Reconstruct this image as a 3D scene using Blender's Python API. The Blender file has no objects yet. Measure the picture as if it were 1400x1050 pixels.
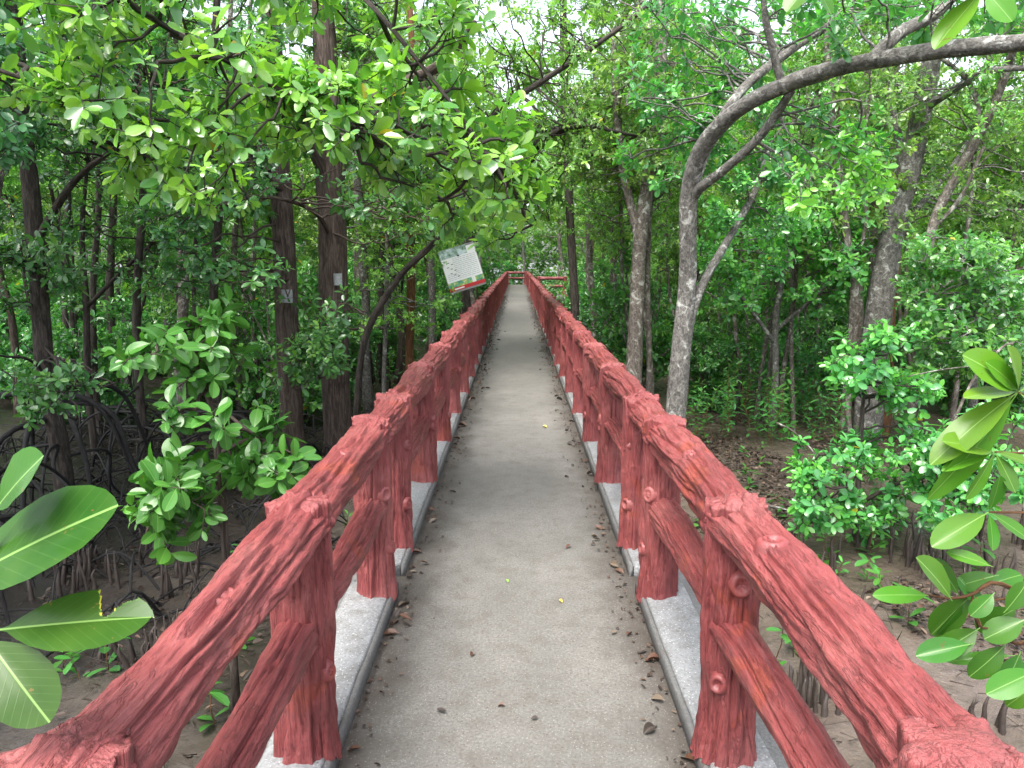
import bpy, math
import numpy as np
from math import radians, pi, sin, cos

RNG = np.random.default_rng(11)
scene = bpy.context.scene
COL = scene.collection

# ------------------------------------------------------------------ noise
def _hash(ix, iy, iz, s):
    with np.errstate(over='ignore'):
        h = (ix.astype(np.int64).astype(np.uint32) * np.uint32(374761393)) ^ \
            (iy.astype(np.int64).astype(np.uint32) * np.uint32(668265263)) ^ \
            (iz.astype(np.int64).astype(np.uint32) * np.uint32(2246822519)) ^ \
            np.uint32((s * 3266489917 + 12345) & 0xffffffff)
        h = (h ^ (h >> np.uint32(15))) * np.uint32(2246822519)
        h = (h ^ (h >> np.uint32(13))) * np.uint32(3266489917)
        h = h ^ (h >> np.uint32(16))
    return h.astype(np.float64) / 4294967295.0

def vnoise(x, y, z, s=0):
    x, y, z = np.broadcast_arrays(np.asarray(x, float), np.asarray(y, float), np.asarray(z, float))
    fx, fy, fz = np.floor(x), np.floor(y), np.floor(z)
    ux, uy, uz = x - fx, y - fy, z - fz
    ux = ux * ux * (3 - 2 * ux); uy = uy * uy * (3 - 2 * uy); uz = uz * uz * (3 - 2 * uz)
    r = 0
    for dx in (0, 1):
        for dy in (0, 1):
            for dz in (0, 1):
                w = (ux if dx else 1 - ux) * (uy if dy else 1 - uy) * (uz if dz else 1 - uz)
                r = r + w * _hash(fx + dx, fy + dy, fz + dz, s)
    return r

def fbm(x, y, z, s=0, o=3):
    a, t, n = 1.0, 0, 0
    for i in range(o):
        t = t + a * vnoise(x * 2 ** i, y * 2 ** i, z * 2 ** i, s + i * 17)
        n += a; a *= .5
    return t / n

# ------------------------------------------------------------------ mesh building
class Geo:
    def __init__(self):
        self.v, self.q, self.t, self.r, self.u = [], [], [], [], []
        self.n = 0
    def add(self, v, quads=None, tris=None, rnd=0.5, uv=None):
        v = np.asarray(v, float).reshape(-1, 3)
        m = len(v)
        self.v.append(v)
        self.r.append(np.broadcast_to(np.asarray(rnd, float), (m,)))
        self.u.append(np.zeros((m, 3)) if uv is None else uv)
        if quads is not None and len(quads): self.q.append(np.asarray(quads, np.int64).reshape(-1, 4) + self.n)
        if tris is not None and len(tris): self.t.append(np.asarray(tris, np.int64).reshape(-1, 3) + self.n)
        self.n += m
    def mesh(self, name, origin=(0, 0, 0), smooth=True):
        V = np.concatenate(self.v) - np.asarray(origin, float)
        q = np.concatenate(self.q) if self.q else np.zeros((0, 4), np.int64)
        t = np.concatenate(self.t) if self.t else np.zeros((0, 3), np.int64)
        me = bpy.data.meshes.new(name)
        me.vertices.add(len(V)); me.vertices.foreach_set('co', V.ravel().astype(np.float32))
        flat = np.concatenate([q.ravel(), t.ravel()]).astype(np.int32)
        me.loops.add(len(flat)); me.polygons.add(len(q) + len(t))
        st = np.concatenate([np.arange(len(q)) * 4, len(q) * 4 + np.arange(len(t)) * 3]).astype(np.int32)
        me.polygons.foreach_set('loop_start', st)
        me.loops.foreach_set('vertex_index', flat)
        me.polygons.foreach_set('use_smooth', np.full(len(st), smooth, bool))
        me.update(calc_edges=True)
        a = me.attributes.new('rnd', 'FLOAT', 'POINT'); a.data.foreach_set('value', np.concatenate(self.r).astype(np.float32))
        a = me.attributes.new('luv', 'FLOAT_VECTOR', 'POINT'); a.data.foreach_set('vector', np.concatenate(self.u).ravel().astype(np.float32))
        return me
    def build(self, name, mat, parent=None, origin=None, smooth=True):
        o_ = parent.location if (origin is None and parent is not None) else (origin if origin is not None else (0, 0, 0))
        me = self.mesh(name, tuple(o_), smooth)
        me.materials.append(mat)
        ob = bpy.data.objects.new(name, me)
        COL.objects.link(ob)
        if parent is not None: ob.parent = parent
        elif origin is not None: ob.location = origin
        return ob

def empty(name, loc, label=None, cat=None, group=None, kind=None):
    o = bpy.data.objects.new(name, None); COL.objects.link(o)
    o.location = loc; o.empty_display_size = .2
    return tag(o, label, cat, group, kind)

def tag(o, label=None, cat=None, group=None, kind=None):
    if label: o['label'] = label
    if cat: o['category'] = cat
    if group: o['group'] = group
    if kind: o['kind'] = kind
    return o

def copy_tree(src, loc=None, rz=None, sc=None, parent=None):
    c = src.copy(); COL.objects.link(c)
    for k in list(c.keys()):
        if k in ('label', 'group'): del c[k]
    if parent is not None: c.parent = parent
    if loc is not None: c.location = loc
    if rz is not None: c.rotation_euler = (0, 0, rz) if not hasattr(rz, '__len__') else rz
    if sc is not None: c.scale = (sc, sc, sc) if not hasattr(sc, '__len__') else sc
    for ch in list(src.children): copy_tree(ch, parent=c)
    return c

def nrm(a):
    return a / np.maximum(np.linalg.norm(a, axis=-1, keepdims=True), 1e-9)

def perp(a):
    h = np.where(np.abs(a[..., 2:3]) < .9, np.array([0, 0, 1.0]), np.array([1.0, 0, 0]))
    return nrm(np.cross(a, h))

def catmull(P, n):
    P = np.asarray(P, float)
    if len(P) == 2: return P[0] + (P[1] - P[0]) * np.linspace(0, 1, n)[:, None]
    Q = np.vstack([2 * P[0] - P[1], P, 2 * P[-1] - P[-2]])
    t = np.linspace(0, len(P) - 1 - 1e-9, n); i = t.astype(int); f = (t - i)[:, None]
    a, b, c, d = Q[i], Q[i + 1], Q[i + 2], Q[i + 3]
    return .5 * (2 * b + (c - a) * f + (2 * a - 5 * b + 4 * c - d) * f ** 2 + (3 * b - a - 3 * c + d) * f ** 3)

def frames(path):
    T = nrm(np.gradient(path, axis=0))
    N = np.zeros_like(T); N[0] = perp(T[0:1])[0]
    for i in range(1, len(T)):
        v = N[i - 1] - T[i] * np.dot(N[i - 1], T[i]); N[i] = v / max(np.linalg.norm(v), 1e-9)
    return T, N, np.cross(T, N)

def tube(G, path, rad, seg=8, rnd=.5, bark=0, bs=0, cap=True):
    """a tapering limb along path; bark = relative depth of the bark relief"""
    path = np.asarray(path, float); n = len(path)
    rad = np.interp(np.linspace(0, 1, n), np.linspace(0, 1, len(rad)), rad) if hasattr(rad, '__len__') else np.full(n, rad)
    T, N, B = frames(path)
    th = np.linspace(0, 2 * pi, seg, endpoint=False)
    c, s = np.cos(th), np.sin(th)
    R = np.repeat(rad[:, None], seg, 1)
    if bark:
        L = np.concatenate([[0], np.cumsum(np.linalg.norm(np.diff(path, axis=0), axis=1))])[:, None]
        lump = fbm(c * 1.2 + 0 * L, s * 1.2 + 0 * L, L * 2.2, bs, 2) - .5
        fin = fbm(c * 3.5 + 0 * L, s * 3.5 + 0 * L, L * 9, bs + 5, 2) - .5
        R = R * (1 + bark * (1.6 * lump + 1.0 * fin))
    V = path[:, None] + R[..., None] * (c[None, :, None] * N[:, None] + s[None, :, None] * B[:, None])
    i = np.arange(n - 1)[:, None] * seg; j = np.arange(seg)[None]; j2 = (j + 1) % seg
    Q = np.stack([i + j, i + j2, i + seg + j2, i + seg + j], -1).reshape(-1, 4)
    V = V.reshape(-1, 3); tr = []
    L_ = np.concatenate([[0], np.cumsum(np.linalg.norm(np.diff(path, axis=0), axis=1))])
    uv = np.stack([(rad[:, None] * c).ravel(), (rad[:, None] * s).ravel(), np.repeat(L_, seg) + bs * 3.7], 1)
    if cap: uv = np.vstack([uv, uv[0], uv[-1]])
    if cap:
        V = np.vstack([V, path[0], path[-1]]); k0, k1 = n * seg, n * seg + 1
        jj = np.arange(seg); jj2 = (jj + 1) % seg
        tr = np.vstack([np.stack([jj2, jj, np.full(seg, k0)], 1),
                        np.stack([(n - 1) * seg + jj, (n - 1) * seg + jj2, np.full(seg, k1)], 1)])
    G.add(V, Q, tr, rnd, uv)

def sticks(G, p0, p1, r0, r1, rnd=.5):
    """many thin twigs at once, three-sided"""
    p0, p1 = np.asarray(p0, float), np.asarray(p1, float)
    if not len(p0): return
    T = nrm(p1 - p0); N = perp(T); B = np.cross(T, N); V = []
    for p, r in ((p0, r0), (p1, r1)):
        for k in range(3):
            V.append(p + r * (cos(k * 2.0944) * N + sin(k * 2.0944) * B))
    V = np.stack(V, 1); m = len(p0)
    q = np.array([[0, 1, 4, 3], [1, 2, 5, 4], [2, 0, 3, 5]])
    G.add(V.reshape(-1, 3), (np.arange(m)[:, None, None] * 6 + q[None]).reshape(-1, 4), None, rnd)

# ------------------------------------------------------------------ leaves
def leaf_template(det):
    if det == 1:
        T = np.array([[0, 0], [.42, .82], [.8, .86], [1, 0], [.8, -.86], [.42, -.82]], float)
        return T, np.array([[0, 3, 2, 1], [0, 5, 4, 3]])
    if det == 2: us = np.array([0, .1, .36, .7, .92, 1]); ws = np.array([.04, .2, .82, 1, .6, .06]); nc = 3
    else:
        us = np.array([0, .06, .1, .18, .3, .45, .6, .74, .86, .94, .985, 1]); nc = 7
        ws = np.array([.05, .05, .1, .36, .68, .92, 1, .95, .76, .5, .22, .03])
    cs = np.linspace(-1, 1, nc); ns = len(us)
    T = np.stack([np.repeat(us, nc), (ws[:, None] * cs[None]).ravel()], 1)
    i = np.arange(ns - 1)[:, None] * nc; j = np.arange(nc - 1)[None]
    return T, np.stack([i + j, i + nc + j, i + nc + j + 1, i + j + 1], -1).reshape(-1, 4)[:, ::-1]

TPL = {d: leaf_template(d) for d in (1, 2, 3)}

def leaf_field(G, base, ld, nr, L, W, det, rnd, droop=.12, fold=.25):
    T, Q = TPL[det]; N = len(base)
    if not N: return
    ld = nrm(ld); sd = nrm(np.cross(nr, ld)); nn = np.cross(ld, sd)
    L = np.broadcast_to(L, (N,))[:, None]; W = np.broadcast_to(W, (N,))[:, None]
    dr = np.broadcast_to(droop, (N,))[:, None]; fo = np.broadcast_to(fold, (N,))[:, None]
    u, v = T[:, 0][None], T[:, 1][None]
    h = fo * W * np.abs(v) - dr * L * u ** 2
    if det == 3: h = h + .03 * W * np.sin(u * 17 + 6 * np.broadcast_to(rnd, (N,))[:, None]) * np.abs(v)
    V = base[:, None] + (L * u)[..., None] * ld[:, None] + (W * v)[..., None] * sd[:, None] + h[..., None] * nn[:, None]
    m = len(T)
    q = (np.arange(N)[:, None, None] * m + Q[None]).reshape(-1, 4)
    uv = np.zeros((N, m, 3)); uv[..., 0] = u; uv[..., 1] = v; uv[..., 2] = np.broadcast_to(rnd, (N,))[:, None] * 37
    G.add(V.reshape(-1, 3), q, None, np.repeat(np.broadcast_to(rnd, (N,)), m), uv.reshape(-1, 3))

def rosettes(G, C, A, k, L, det, rs, wl=.24, spread=(32, 82), upb=.7, tone=.45, var=.18, young=.22, droop=.12):
    C, A = np.asarray(C, float), nrm(np.asarray(A, float)); N = len(C)
    if not N: return
    e1 = perp(A); e2 = np.cross(A, e1)
    j = np.tile(np.arange(k), N); I = np.repeat(np.arange(N), k)
    A, e1, e2, C = A[I], e1[I], e2[I], C[I]
    fr = j / max(k - 1, 1)
    phi = (j // 2) * (pi / 2) + (j % 2) * pi + rs.uniform(0, 6.28, N)[I] + rs.normal(0, .25, N * k)
    the = np.radians(spread[1] + (spread[0] - spread[1]) * fr + rs.normal(0, 9, N * k))
    rad = np.cos(phi)[:, None] * e1 + np.sin(phi)[:, None] * e2
    l = np.cos(the)[:, None] * A + np.sin(the)[:, None] * rad
    l[:, 2] -= .1 + .1 * rs.random(N * k)
    l = nrm(l)
    n = A * .8 + np.array([0, 0, upb]) + rs.normal(0, .22, (N * k, 3))
    n = n - l * np.sum(n * l, 1, keepdims=True); n = nrm(n)
    ll = L * rs.uniform(.55, 1.15, N * k) * rs.uniform(.65, 1.2, N)[I] * (1 - .2 * fr)
    base = C - A * (L * .5 * (1 - fr))[:, None] * .9
    rn = np.clip(tone + rs.normal(0, var, N)[I] * .8 + rs.normal(0, var * .5, N * k) + young * (fr - .5), .02, .96)
    rn = np.where(rs.random(N * k) < .002, 1.0, rn)
    leaf_field(G, base, l, n, ll, ll * wl * rs.uniform(.85, 1.15, N * k), det, rn, droop * rs.uniform(.2, 2, N * k), rs.uniform(.1, .4, N * k))

class Plant:
    def __init__(self, seed):
        self.rs = np.random.default_rng(seed)
        self.wood, self.leaf = Geo(), Geo()
        self.c, self.a, self.s0, self.s1 = [], [], [], []
    def wander(self, p0, p1, n=7, amp=.08, sag=0.0):
        p0, p1 = np.asarray(p0, float), np.asarray(p1, float)
        L = np.linalg.norm(p1 - p0); t = np.linspace(0, 1, n)[:, None]
        off = np.cumsum(self.rs.normal(0, 1, (n, 3)), 0) * L * amp / math.sqrt(n)
        off = off - t * off[-1] - (1 - t) * off[0]
        path = p0 + (p1 - p0) * t + off
        path[:, 2] += (-sag * L * 4 * t * (1 - t))[:, 0]
        return path
    def limb(self, pts, r, n=None, seg=8, bark=.12, bs=0):
        n = n or max(6, len(pts) * 5)
        path = catmull(pts, n); tube(self.wood, path, r, seg, .5, bark, bs); return path
    def spray(self, p0, p1, ntw, tl, r0=.01, up=.35, t0=.2, amp=.12, sag=-.04):
        """one leafy branch: a bent stem with side twigs, a rosette at the end of every twig"""
        rs = self.rs; path = self.wander(p0, p1, 7, amp, sag)
        pp = catmull(path, 10); tube(self.wood, pp, [r0, r0 * .35], 4, .5, 0, 0, False)
        T = nrm(np.gradient(pp, axis=0))
        t = np.clip(t0 + (1 - t0) * (np.arange(ntw) + rs.random(ntw)) / ntw, 0, 1) * (len(pp) - 1.001)
        i = t.astype(int); f = (t - i)[:, None]
        p = pp[i] * (1 - f) + pp[i + 1] * f; ax = T[i]
        side = perp(ax); b = np.cross(ax, side); ph = rs.uniform(0, 6.28, ntw)[:, None]
        d = nrm(ax * rs.uniform(.2, .9, (ntw, 1)) + (np.cos(ph) * side + np.sin(ph) * b * .7) + np.array([0, 0, up]))
        e = p + d * tl * rs.uniform(.3, 1.0, (ntw, 1))
        self.s0.append(p); self.s1.append(e); self.c.append(e); self.a.append(d)
        self.c.append(pp[-1:]); self.a.append(T[-1:])
        return pp
    def flush(self, k, L, det, tw=.0035, **kw):
        if self.c:
            C, A = np.concatenate(self.c), np.concatenate(self.a)
            rosettes(self.leaf, C, A, k, L, det, self.rs, **kw)
            sticks(self.wood, np.concatenate(self.s0), np.concatenate(self.s1), tw, tw * .55)
        self.c, self.a, self.s0, self.s1 = [], [], [], []

# ------------------------------------------------------------------ camera geometry (metres; x right, y along the walkway, deck at z = 0)
EYE, F_PX, PITCH, YAW = 1.6, 972.0, radians(9.87), radians(.41)
def P(x, y, D):
    """the place seen at photo pixel (x, y), D metres along the walkway"""
    r = (x - 700) / F_PX; u = -(y - 525) / F_PX
    d = np.array([r, cos(PITCH) + u * sin(PITCH), -sin(PITCH) + u * cos(PITCH)])
    c, s = cos(YAW), sin(YAW)
    d = np.array([d[0] * c - d[1] * s, d[0] * s + d[1] * c, d[2]])
    return np.array([0, 0, EYE]) + d * (D / d[1])

cam_d = bpy.data.cameras.new('camera'); cam = bpy.data.objects.new('camera', cam_d); COL.objects.link(cam)
cam.location = (0, 0, EYE); cam.rotation_euler = (pi / 2 - PITCH, 0, YAW)
cam_d.sensor_width = 36; cam_d.lens = F_PX / 1400 * 36; cam_d.clip_start = .05; cam_d.clip_end = 2000
scene.camera = cam

# ------------------------------------------------------------------ materials
def mat(name):
    m = bpy.data.materials.new(name); m.use_nodes = True
    nt = m.node_tree; b = nt.nodes['Principled BSDF']
    return m, nt, b
def N(nt, typ, **kw):
    n = nt.nodes.new(typ)
    for k, v in kw.items():
        if k in n.inputs: n.inputs[k].default_value = v
        else: setattr(n, k, v)
    return n
def noise(nt, vec, scale, detail=4, rough=.6, dist=0.0):
    n = N(nt, 'ShaderNodeTexNoise'); n.inputs['Scale'].default_value = scale; n.inputs['Detail'].default_value = detail
    n.inputs['Roughness'].default_value = rough; n.inputs['Distortion'].default_value = dist
    if vec is not None: nt.links.new(vec, n.inputs['Vector'])
    return n.outputs['Fac']
def ramp(nt, fac, stops, interp='LINEAR'):
    n = N(nt, 'ShaderNodeValToRGB'); r = n.color_ramp; r.interpolation = interp
    while len(r.elements) < len(stops): r.elements.new(.5)
    for e, (p, c) in zip(r.elements, stops):
        e.position = p; e.color = (*c, 1) if len(c) == 3 else c
    nt.links.new(fac, n.inputs['Fac']); return n.outputs['Color']
def mix(nt, fac, a, b, mode='MIX'):
    n = N(nt, 'ShaderNodeMix', data_type='RGBA', blend_type=mode)
    for sock, v in ((n.inputs[0], fac), (n.inputs[6], a), (n.inputs[7], b)):
        if hasattr(v, 'is_linked') or hasattr(v, 'links'): nt.links.new(v, sock)
        elif isinstance(v, (int, float)): sock.default_value = v
        else: sock.default_value = (*v, 1)
    return n.outputs[2]
def math_(nt, op, a, b=0.0, c=0.0):
    n = N(nt, 'ShaderNodeMath', operation=op)
    for i, v in enumerate((a, b, c)):
        if hasattr(v, 'links'): nt.links.new(v, n.inputs[i])
        else: n.inputs[i].default_value = v
    return n.outputs[0]
def g(v): return (v, v, v)
def bump(nt, b, h, strength, dist):
    n = N(nt, 'ShaderNodeBump'); n.inputs['Strength'].default_value = strength; n.inputs['Distance'].default_value = dist
    nt.links.new(h, n.inputs['Height']); nt.links.new(n.outputs['Normal'], b.inputs['Normal']); return n
def coords(nt, out='Object', scale=(1, 1, 1)):
    t = N(nt, 'ShaderNodeTexCoord'); m = N(nt, 'ShaderNodeMapping'); m.inputs['Scale'].default_value = scale
    nt.links.new(t.outputs[out], m.inputs['Vector']); return m.outputs['Vector']
def attr(nt, name, out='Fac'):
    return N(nt, 'ShaderNodeAttribute', attribute_name=name).outputs[out]

def leaf_mat(name, dark, midc, bright, rough=.36, tr=.32, near=False, trc=None, spec=.5):
    m, nt, b = mat(name)
    c = ramp(nt, attr(nt, 'rnd'), [(0, dark), (.5, midc), (.97, bright), (1.0, (.42, .36, .04))])
    info = N(nt, 'ShaderNodeObjectInfo')
    hs = N(nt, 'ShaderNodeHueSaturation')
    nt.links.new(math_(nt, 'MULTIPLY_ADD', info.outputs['Random'], .03, .485), hs.inputs['Hue'])
    nt.links.new(math_(nt, 'MULTIPLY_ADD', info.outputs['Random'], .35, .82), hs.inputs['Value'])
    nt.links.new(c, hs.inputs['Color']); c = hs.outputs['Color']
    if near:
        sp = N(nt, 'ShaderNodeSeparateXYZ'); nt.links.new(attr(nt, 'luv', 'Vector'), sp.inputs[0])
        av = math_(nt, 'ABSOLUTE', sp.outputs['Y'])
        mid = math_(nt, 'SMOOTH_MIN', 1, math_(nt, 'MAXIMUM', math_(nt, 'MULTIPLY_ADD', av, -34, 1.5), 0), .1)
        vn = math_(nt, 'FRACT', math_(nt, 'MULTIPLY_ADD', av, -3.2, math_(nt, 'MULTIPLY', sp.outputs['X'], 11)))
        vein = math_(nt, 'MAXIMUM', math_(nt, 'MULTIPLY_ADD', math_(nt, 'ABSOLUTE', math_(nt, 'SUBTRACT', vn, .5)), -14, 1), 0)
        c = mix(nt, math_(nt, 'MULTIPLY', vein, .06), c, (.2, .36, .10))
        c = mix(nt, math_(nt, 'MULTIPLY', mid, .6), c, (.24, .40, .12))
        vec = coords(nt)
        blot = noise(nt, vec, 48, 5, .65, .4)
        bm = math_(nt, 'MULTIPLY', math_(nt, 'GREATER_THAN', blot, .665), .8)
        c = mix(nt, bm, c, (.11, .055, .02))
        c = mix(nt, math_(nt, 'MULTIPLY', noise(nt, vec, 9, 3), .35), c, mix(nt, .6, c, (.2, .33, .05)))
        bump(nt, b, math_(nt, 'ADD', math_(nt, 'MULTIPLY', vein, -.3), math_(nt, 'MULTIPLY', mid, -1.0)), .1, .002)
    nt.links.new(c, b.inputs['Base Color'])
    b.inputs['Roughness'].default_value = rough; b.inputs['Specular IOR Level'].default_value = spec
    t = N(nt, 'ShaderNodeBsdfTranslucent')
    nt.links.new(mix(nt, 1.0, c, trc or (1.55, 1.8, .75), 'MULTIPLY'), t.inputs['Color'])
    ms = N(nt, 'ShaderNodeMixShader'); ms.inputs[0].default_value = tr
    nt.links.new(b.outputs[0], ms.inputs[1]); nt.links.new(t.outputs[0], ms.inputs[2])
    nt.links.new(ms.outputs[0], nt.nodes['Material Output'].inputs['Surface'])
    return m

def bark_mat(name, c1, c2, lichen=None, lt=.6, st=.25, rough=.85, crack=.6):
    m, nt, b = mat(name)
    v1 = coords(nt)
    mp = N(nt, 'ShaderNodeMapping'); mp.inputs['Scale'].default_value = (1, 1, st)
    nt.links.new(attr(nt, 'luv', 'Vector'), mp.inputs['Vector']); v = mp.outputs['Vector']
    n1 = noise(nt, v, 26, 8, .7, .7); n2 = noise(nt, v, 75, 5, .7, .4)
    c = ramp(nt, n1, [(.34, tuple(x * .35 for x in c1)), (.47, c1), (.62, c2)])
    c = mix(nt, math_(nt, 'MULTIPLY', ramp(nt, n2, [(.38, g(1)), (.5, g(0))]), crack), c, tuple(x * .25 for x in c1))
    c = mix(nt, math_(nt, 'MULTIPLY', noise(nt, v1, 1.4, 3), .5), c, tuple(x * .5 for x in c1))
    if lichen:
        ln = noise(nt, v1, 7.5, 6, .72, .6)
        c = mix(nt, math_(nt, 'MULTIPLY', ramp(nt, ln, [(lt, g(0)), (lt + .09, g(.8))]), math_(nt, 'MULTIPLY_ADD', n2, 1.2, .2)), c, lichen)
    nt.links.new(c, b.inputs['Base Color']); b.inputs['Roughness'].default_value = rough
    b.inputs['Specular IOR Level'].default_value = .3
    bump(nt, b, math_(nt, 'ADD', n1, math_(nt, 'MULTIPLY', n2, .6)), 1.0, .02)
    return m

def plain(name, c, rough=.6, sc=12, var=.3, metal=0, bs=.2):
    m, nt, b = mat(name)
    n = noise(nt, coords(nt), sc, 5)
    nt.links.new(ramp(nt, n, [(.3, tuple(x * (1 - var) for x in c)), (.7, c)]), b.inputs['Base Color'])
    b.inputs['Roughness'].default_value = rough; b.inputs['Metallic'].default_value = metal
    if bs: bump(nt, b, n, bs, .004)
    return m

M = {}
M['leaf_bright'] = leaf_mat('leaf_bright', (.035, .14, .035), (.085, .285, .065), (.23, .49, .07), .22, .36, spec=.85)
M['leaf_mid'] = leaf_mat('leaf_mid', (.032, .125, .038), (.072, .24, .064), (.17, .40, .07), .25, .35, spec=.8)
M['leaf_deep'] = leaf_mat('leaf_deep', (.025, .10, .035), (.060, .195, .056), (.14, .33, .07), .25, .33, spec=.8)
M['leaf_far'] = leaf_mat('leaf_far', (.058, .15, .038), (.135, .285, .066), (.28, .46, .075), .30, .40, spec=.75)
M['leaf_shrub'] = leaf_mat('leaf_shrub', (.014, .085, .018), (.032, .165, .030), (.075, .28, .04), .30, .27, near=True, spec=.42)
M['leaf_glossy'] = leaf_mat('leaf_glossy', (.003, .026, .003), (.006, .045, .005), (.03, .125, .012), .22, .08, near=True, spec=.2)
M['leaf_lime'] = leaf_mat('leaf_lime', (.008, .055, .007), (.024, .12, .010), (.11, .26, .014), .30, .28, near=True, spec=.3)
M['bark_red'] = bark_mat('bark_red', (.072, .052, .042), (.165, .132, .112), (.34, .36, .35), .70, .14)
M['bark_grey'] = bark_mat('bark_grey', (.125, .118, .108), (.285, .275, .255), (.58, .59, .56), .555, .7)
M['bark_pale'] = bark_mat('bark_pale', (.13, .11, .095), (.27, .24, .205), (.52, .52, .48), .53, .5)
M['bark_dark'] = bark_mat('bark_dark', (.045, .037, .032), (.115, .096, .084), (.17, .17, .18), .66, .2)
M['bark_rust'] = bark_mat('bark_rust', (.13, .06, .026), (.25, .13, .06), (.3, .28, .24), .68, .2)
M['root'] = bark_mat('root', (.014, .013, .014), (.036, .033, .035), (.09, .09, .105), .66, .25, .55)
M['spike'] = plain('breathing_root', (.055, .042, .036), .55, 20, .5)

def red_paint():
    m, nt, b = mat('red_paint')
    gm = N(nt, 'ShaderNodeNewGeometry').outputs['Position']
    mp = N(nt, 'ShaderNodeMapping'); mp.inputs['Scale'].default_value = (1, 1, .13)
    nt.links.new(attr(nt, 'luv', 'Vector'), mp.inputs['Vector']); fv = mp.outputs['Vector']
    n1 = noise(nt, gm, 2.6, 5, .62, .3); fib = noise(nt, fv, 95, 5, .62, .35); fib2 = noise(nt, fv, 260, 3, .6)
    c = ramp(nt, n1, [(.3, (.135, .027, .028)), (.5, (.205, .046, .046)), (.72, (.27, .084, .079))])
    p = noise(nt, gm, 3.1, 3, .55, .9)
    c = mix(nt, ramp(nt, p, [(.61, g(0)), (.65, g(.6))]), c, (.25, .052, .032))
    c = mix(nt, math_(nt, 'MULTIPLY', ramp(nt, fib, [(.30, g(1)), (.44, g(0))]), .5), c, (.075, .018, .018))
    c = mix(nt, math_(nt, 'MULTIPLY', ramp(nt, fib, [(.58, g(0)), (.72, g(1))]), .35), c, (.30, .105, .092))
    fw = noise(nt, fv, 34, 4, .6, .9)
    crk = math_(nt, 'MAXIMUM', math_(nt, 'MULTIPLY_ADD', math_(nt, 'ABSOLUTE', math_(nt, 'SUBTRACT', fw, .5)), -38, 1), 0)
    c = mix(nt, math_(nt, 'MULTIPLY', crk, .32), c, (.055, .014, .014))
    sp = noise(nt, gm, 75, 3, .6)
    c = mix(nt, math_(nt, 'MULTIPLY', math_(nt, 'GREATER_THAN', sp, .70), .45), c, (.07, .025, .025))
    gr = noise(nt, gm, 8, 6, .7, .3)
    c = mix(nt, math_(nt, 'MULTIPLY', ramp(nt, gr, [(.52, g(0)), (.68, g(1))]), .45), c, (.10, .036, .036))
    nt.links.new(c, b.inputs['Base Color'])
    nt.links.new(math_(nt, 'MULTIPLY_ADD', fib, .5, .25), b.inputs['Roughness'])
    b.inputs['Specular IOR Level'].default_value = .45
    h = math_(nt, 'ADD', math_(nt, 'MULTIPLY_ADD', crk, -.28, fib), math_(nt, 'ADD', math_(nt, 'MULTIPLY', fib2, .3), math_(nt, 'MULTIPLY', noise(nt, gm, 60, 4, .6), .35)))
    bump(nt, b, h, .75, .009)
    return m
M['red'] = red_paint()

def concrete(name, c1, c2, edge=False, wet=.0, speck=.0, rough=.85):
    m, nt, b = mat(name)
    gm = N(nt, 'ShaderNodeNewGeometry').outputs['Position']
    n1 = noise(nt, gm, 1.1, 6, .65, .2); n2 = noise(nt, gm, 90, 4, .75); n3 = noise(nt, gm, 9, 6, .7)
    c = ramp(nt, n1, [(.3, c1), (.7, c2)])
    c = mix(nt, .55, c, ramp(nt, n2, [(.28, g(.10)), (.5, g(.5)), (.75, g(.9))]), 'OVERLAY')
    c = mix(nt, math_(nt, 'MULTIPLY', ramp(nt, n3, [(.48, g(0)), (.68, g(1))]), .5), c, (.075, .064, .052))
    if edge:
        sp = N(nt, 'ShaderNodeSeparateXYZ'); nt.links.new(gm, sp.inputs[0])
        ax = math_(nt, 'ABSOLUTE', sp.outputs['X'])
        e = math_(nt, 'ADD', ax, math_(nt, 'MULTIPLY_ADD', noise(nt, gm, 3.2, 6, .7), .42, -.21))
        c = mix(nt, ramp(nt, e, [(.36, g(0)), (.50, g(.6)), (.585, g(.9))]), c, (.045, .036, .029))
        al = noise(nt, coords(nt, 'Object', (1, .35, 1)), 1.6, 5, .6)
        c = mix(nt, math_(nt, 'MULTIPLY', ramp(nt, al, [(.44, g(0)), (.64, g(1))]), .25), c, (.055, .056, .05))
    vo = N(nt, 'ShaderNodeTexVoronoi'); vo.inputs['Scale'].default_value = 75; nt.links.new(gm, vo.inputs['Vector'])
    c = mix(nt, math_(nt, 'MULTIPLY', math_(nt, 'LESS_THAN', vo.outputs['Distance'], .16), speck), c, (.72, .70, .66))
    vo2 = N(nt, 'ShaderNodeTexVoronoi'); vo2.inputs['Scale'].default_value = 31; nt.links.new(gm, vo2.inputs['Vector'])
    c = mix(nt, math_(nt, 'MULTIPLY', math_(nt, 'LESS_THAN', vo2.outputs['Distance'], .13), .7), c, (.07, .055, .045))
    nt.links.new(c, b.inputs['Base Color'])
    nt.links.new(math_(nt, 'MULTIPLY_ADD', n1, .4, rough - .35), b.inputs['Roughness'])
    b.inputs['Specular IOR Level'].default_value = .35
    bump(nt, b, math_(nt, 'ADD', math_(nt, 'MULTIPLY', n2, .5), n3), .45, .008)
    return m
M['deck'] = concrete('deck_concrete', (.104, .100, .091), (.155, .148, .136), True, speck=.15)
M['kerb'] = concrete('kerb_concrete', (.15, .155, .16), (.235, .24, .245), speck=.5)
M['rim'] = concrete('kerb_rim_concrete', (.09, .09, .09), (.135, .135, .132), speck=.1)

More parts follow.
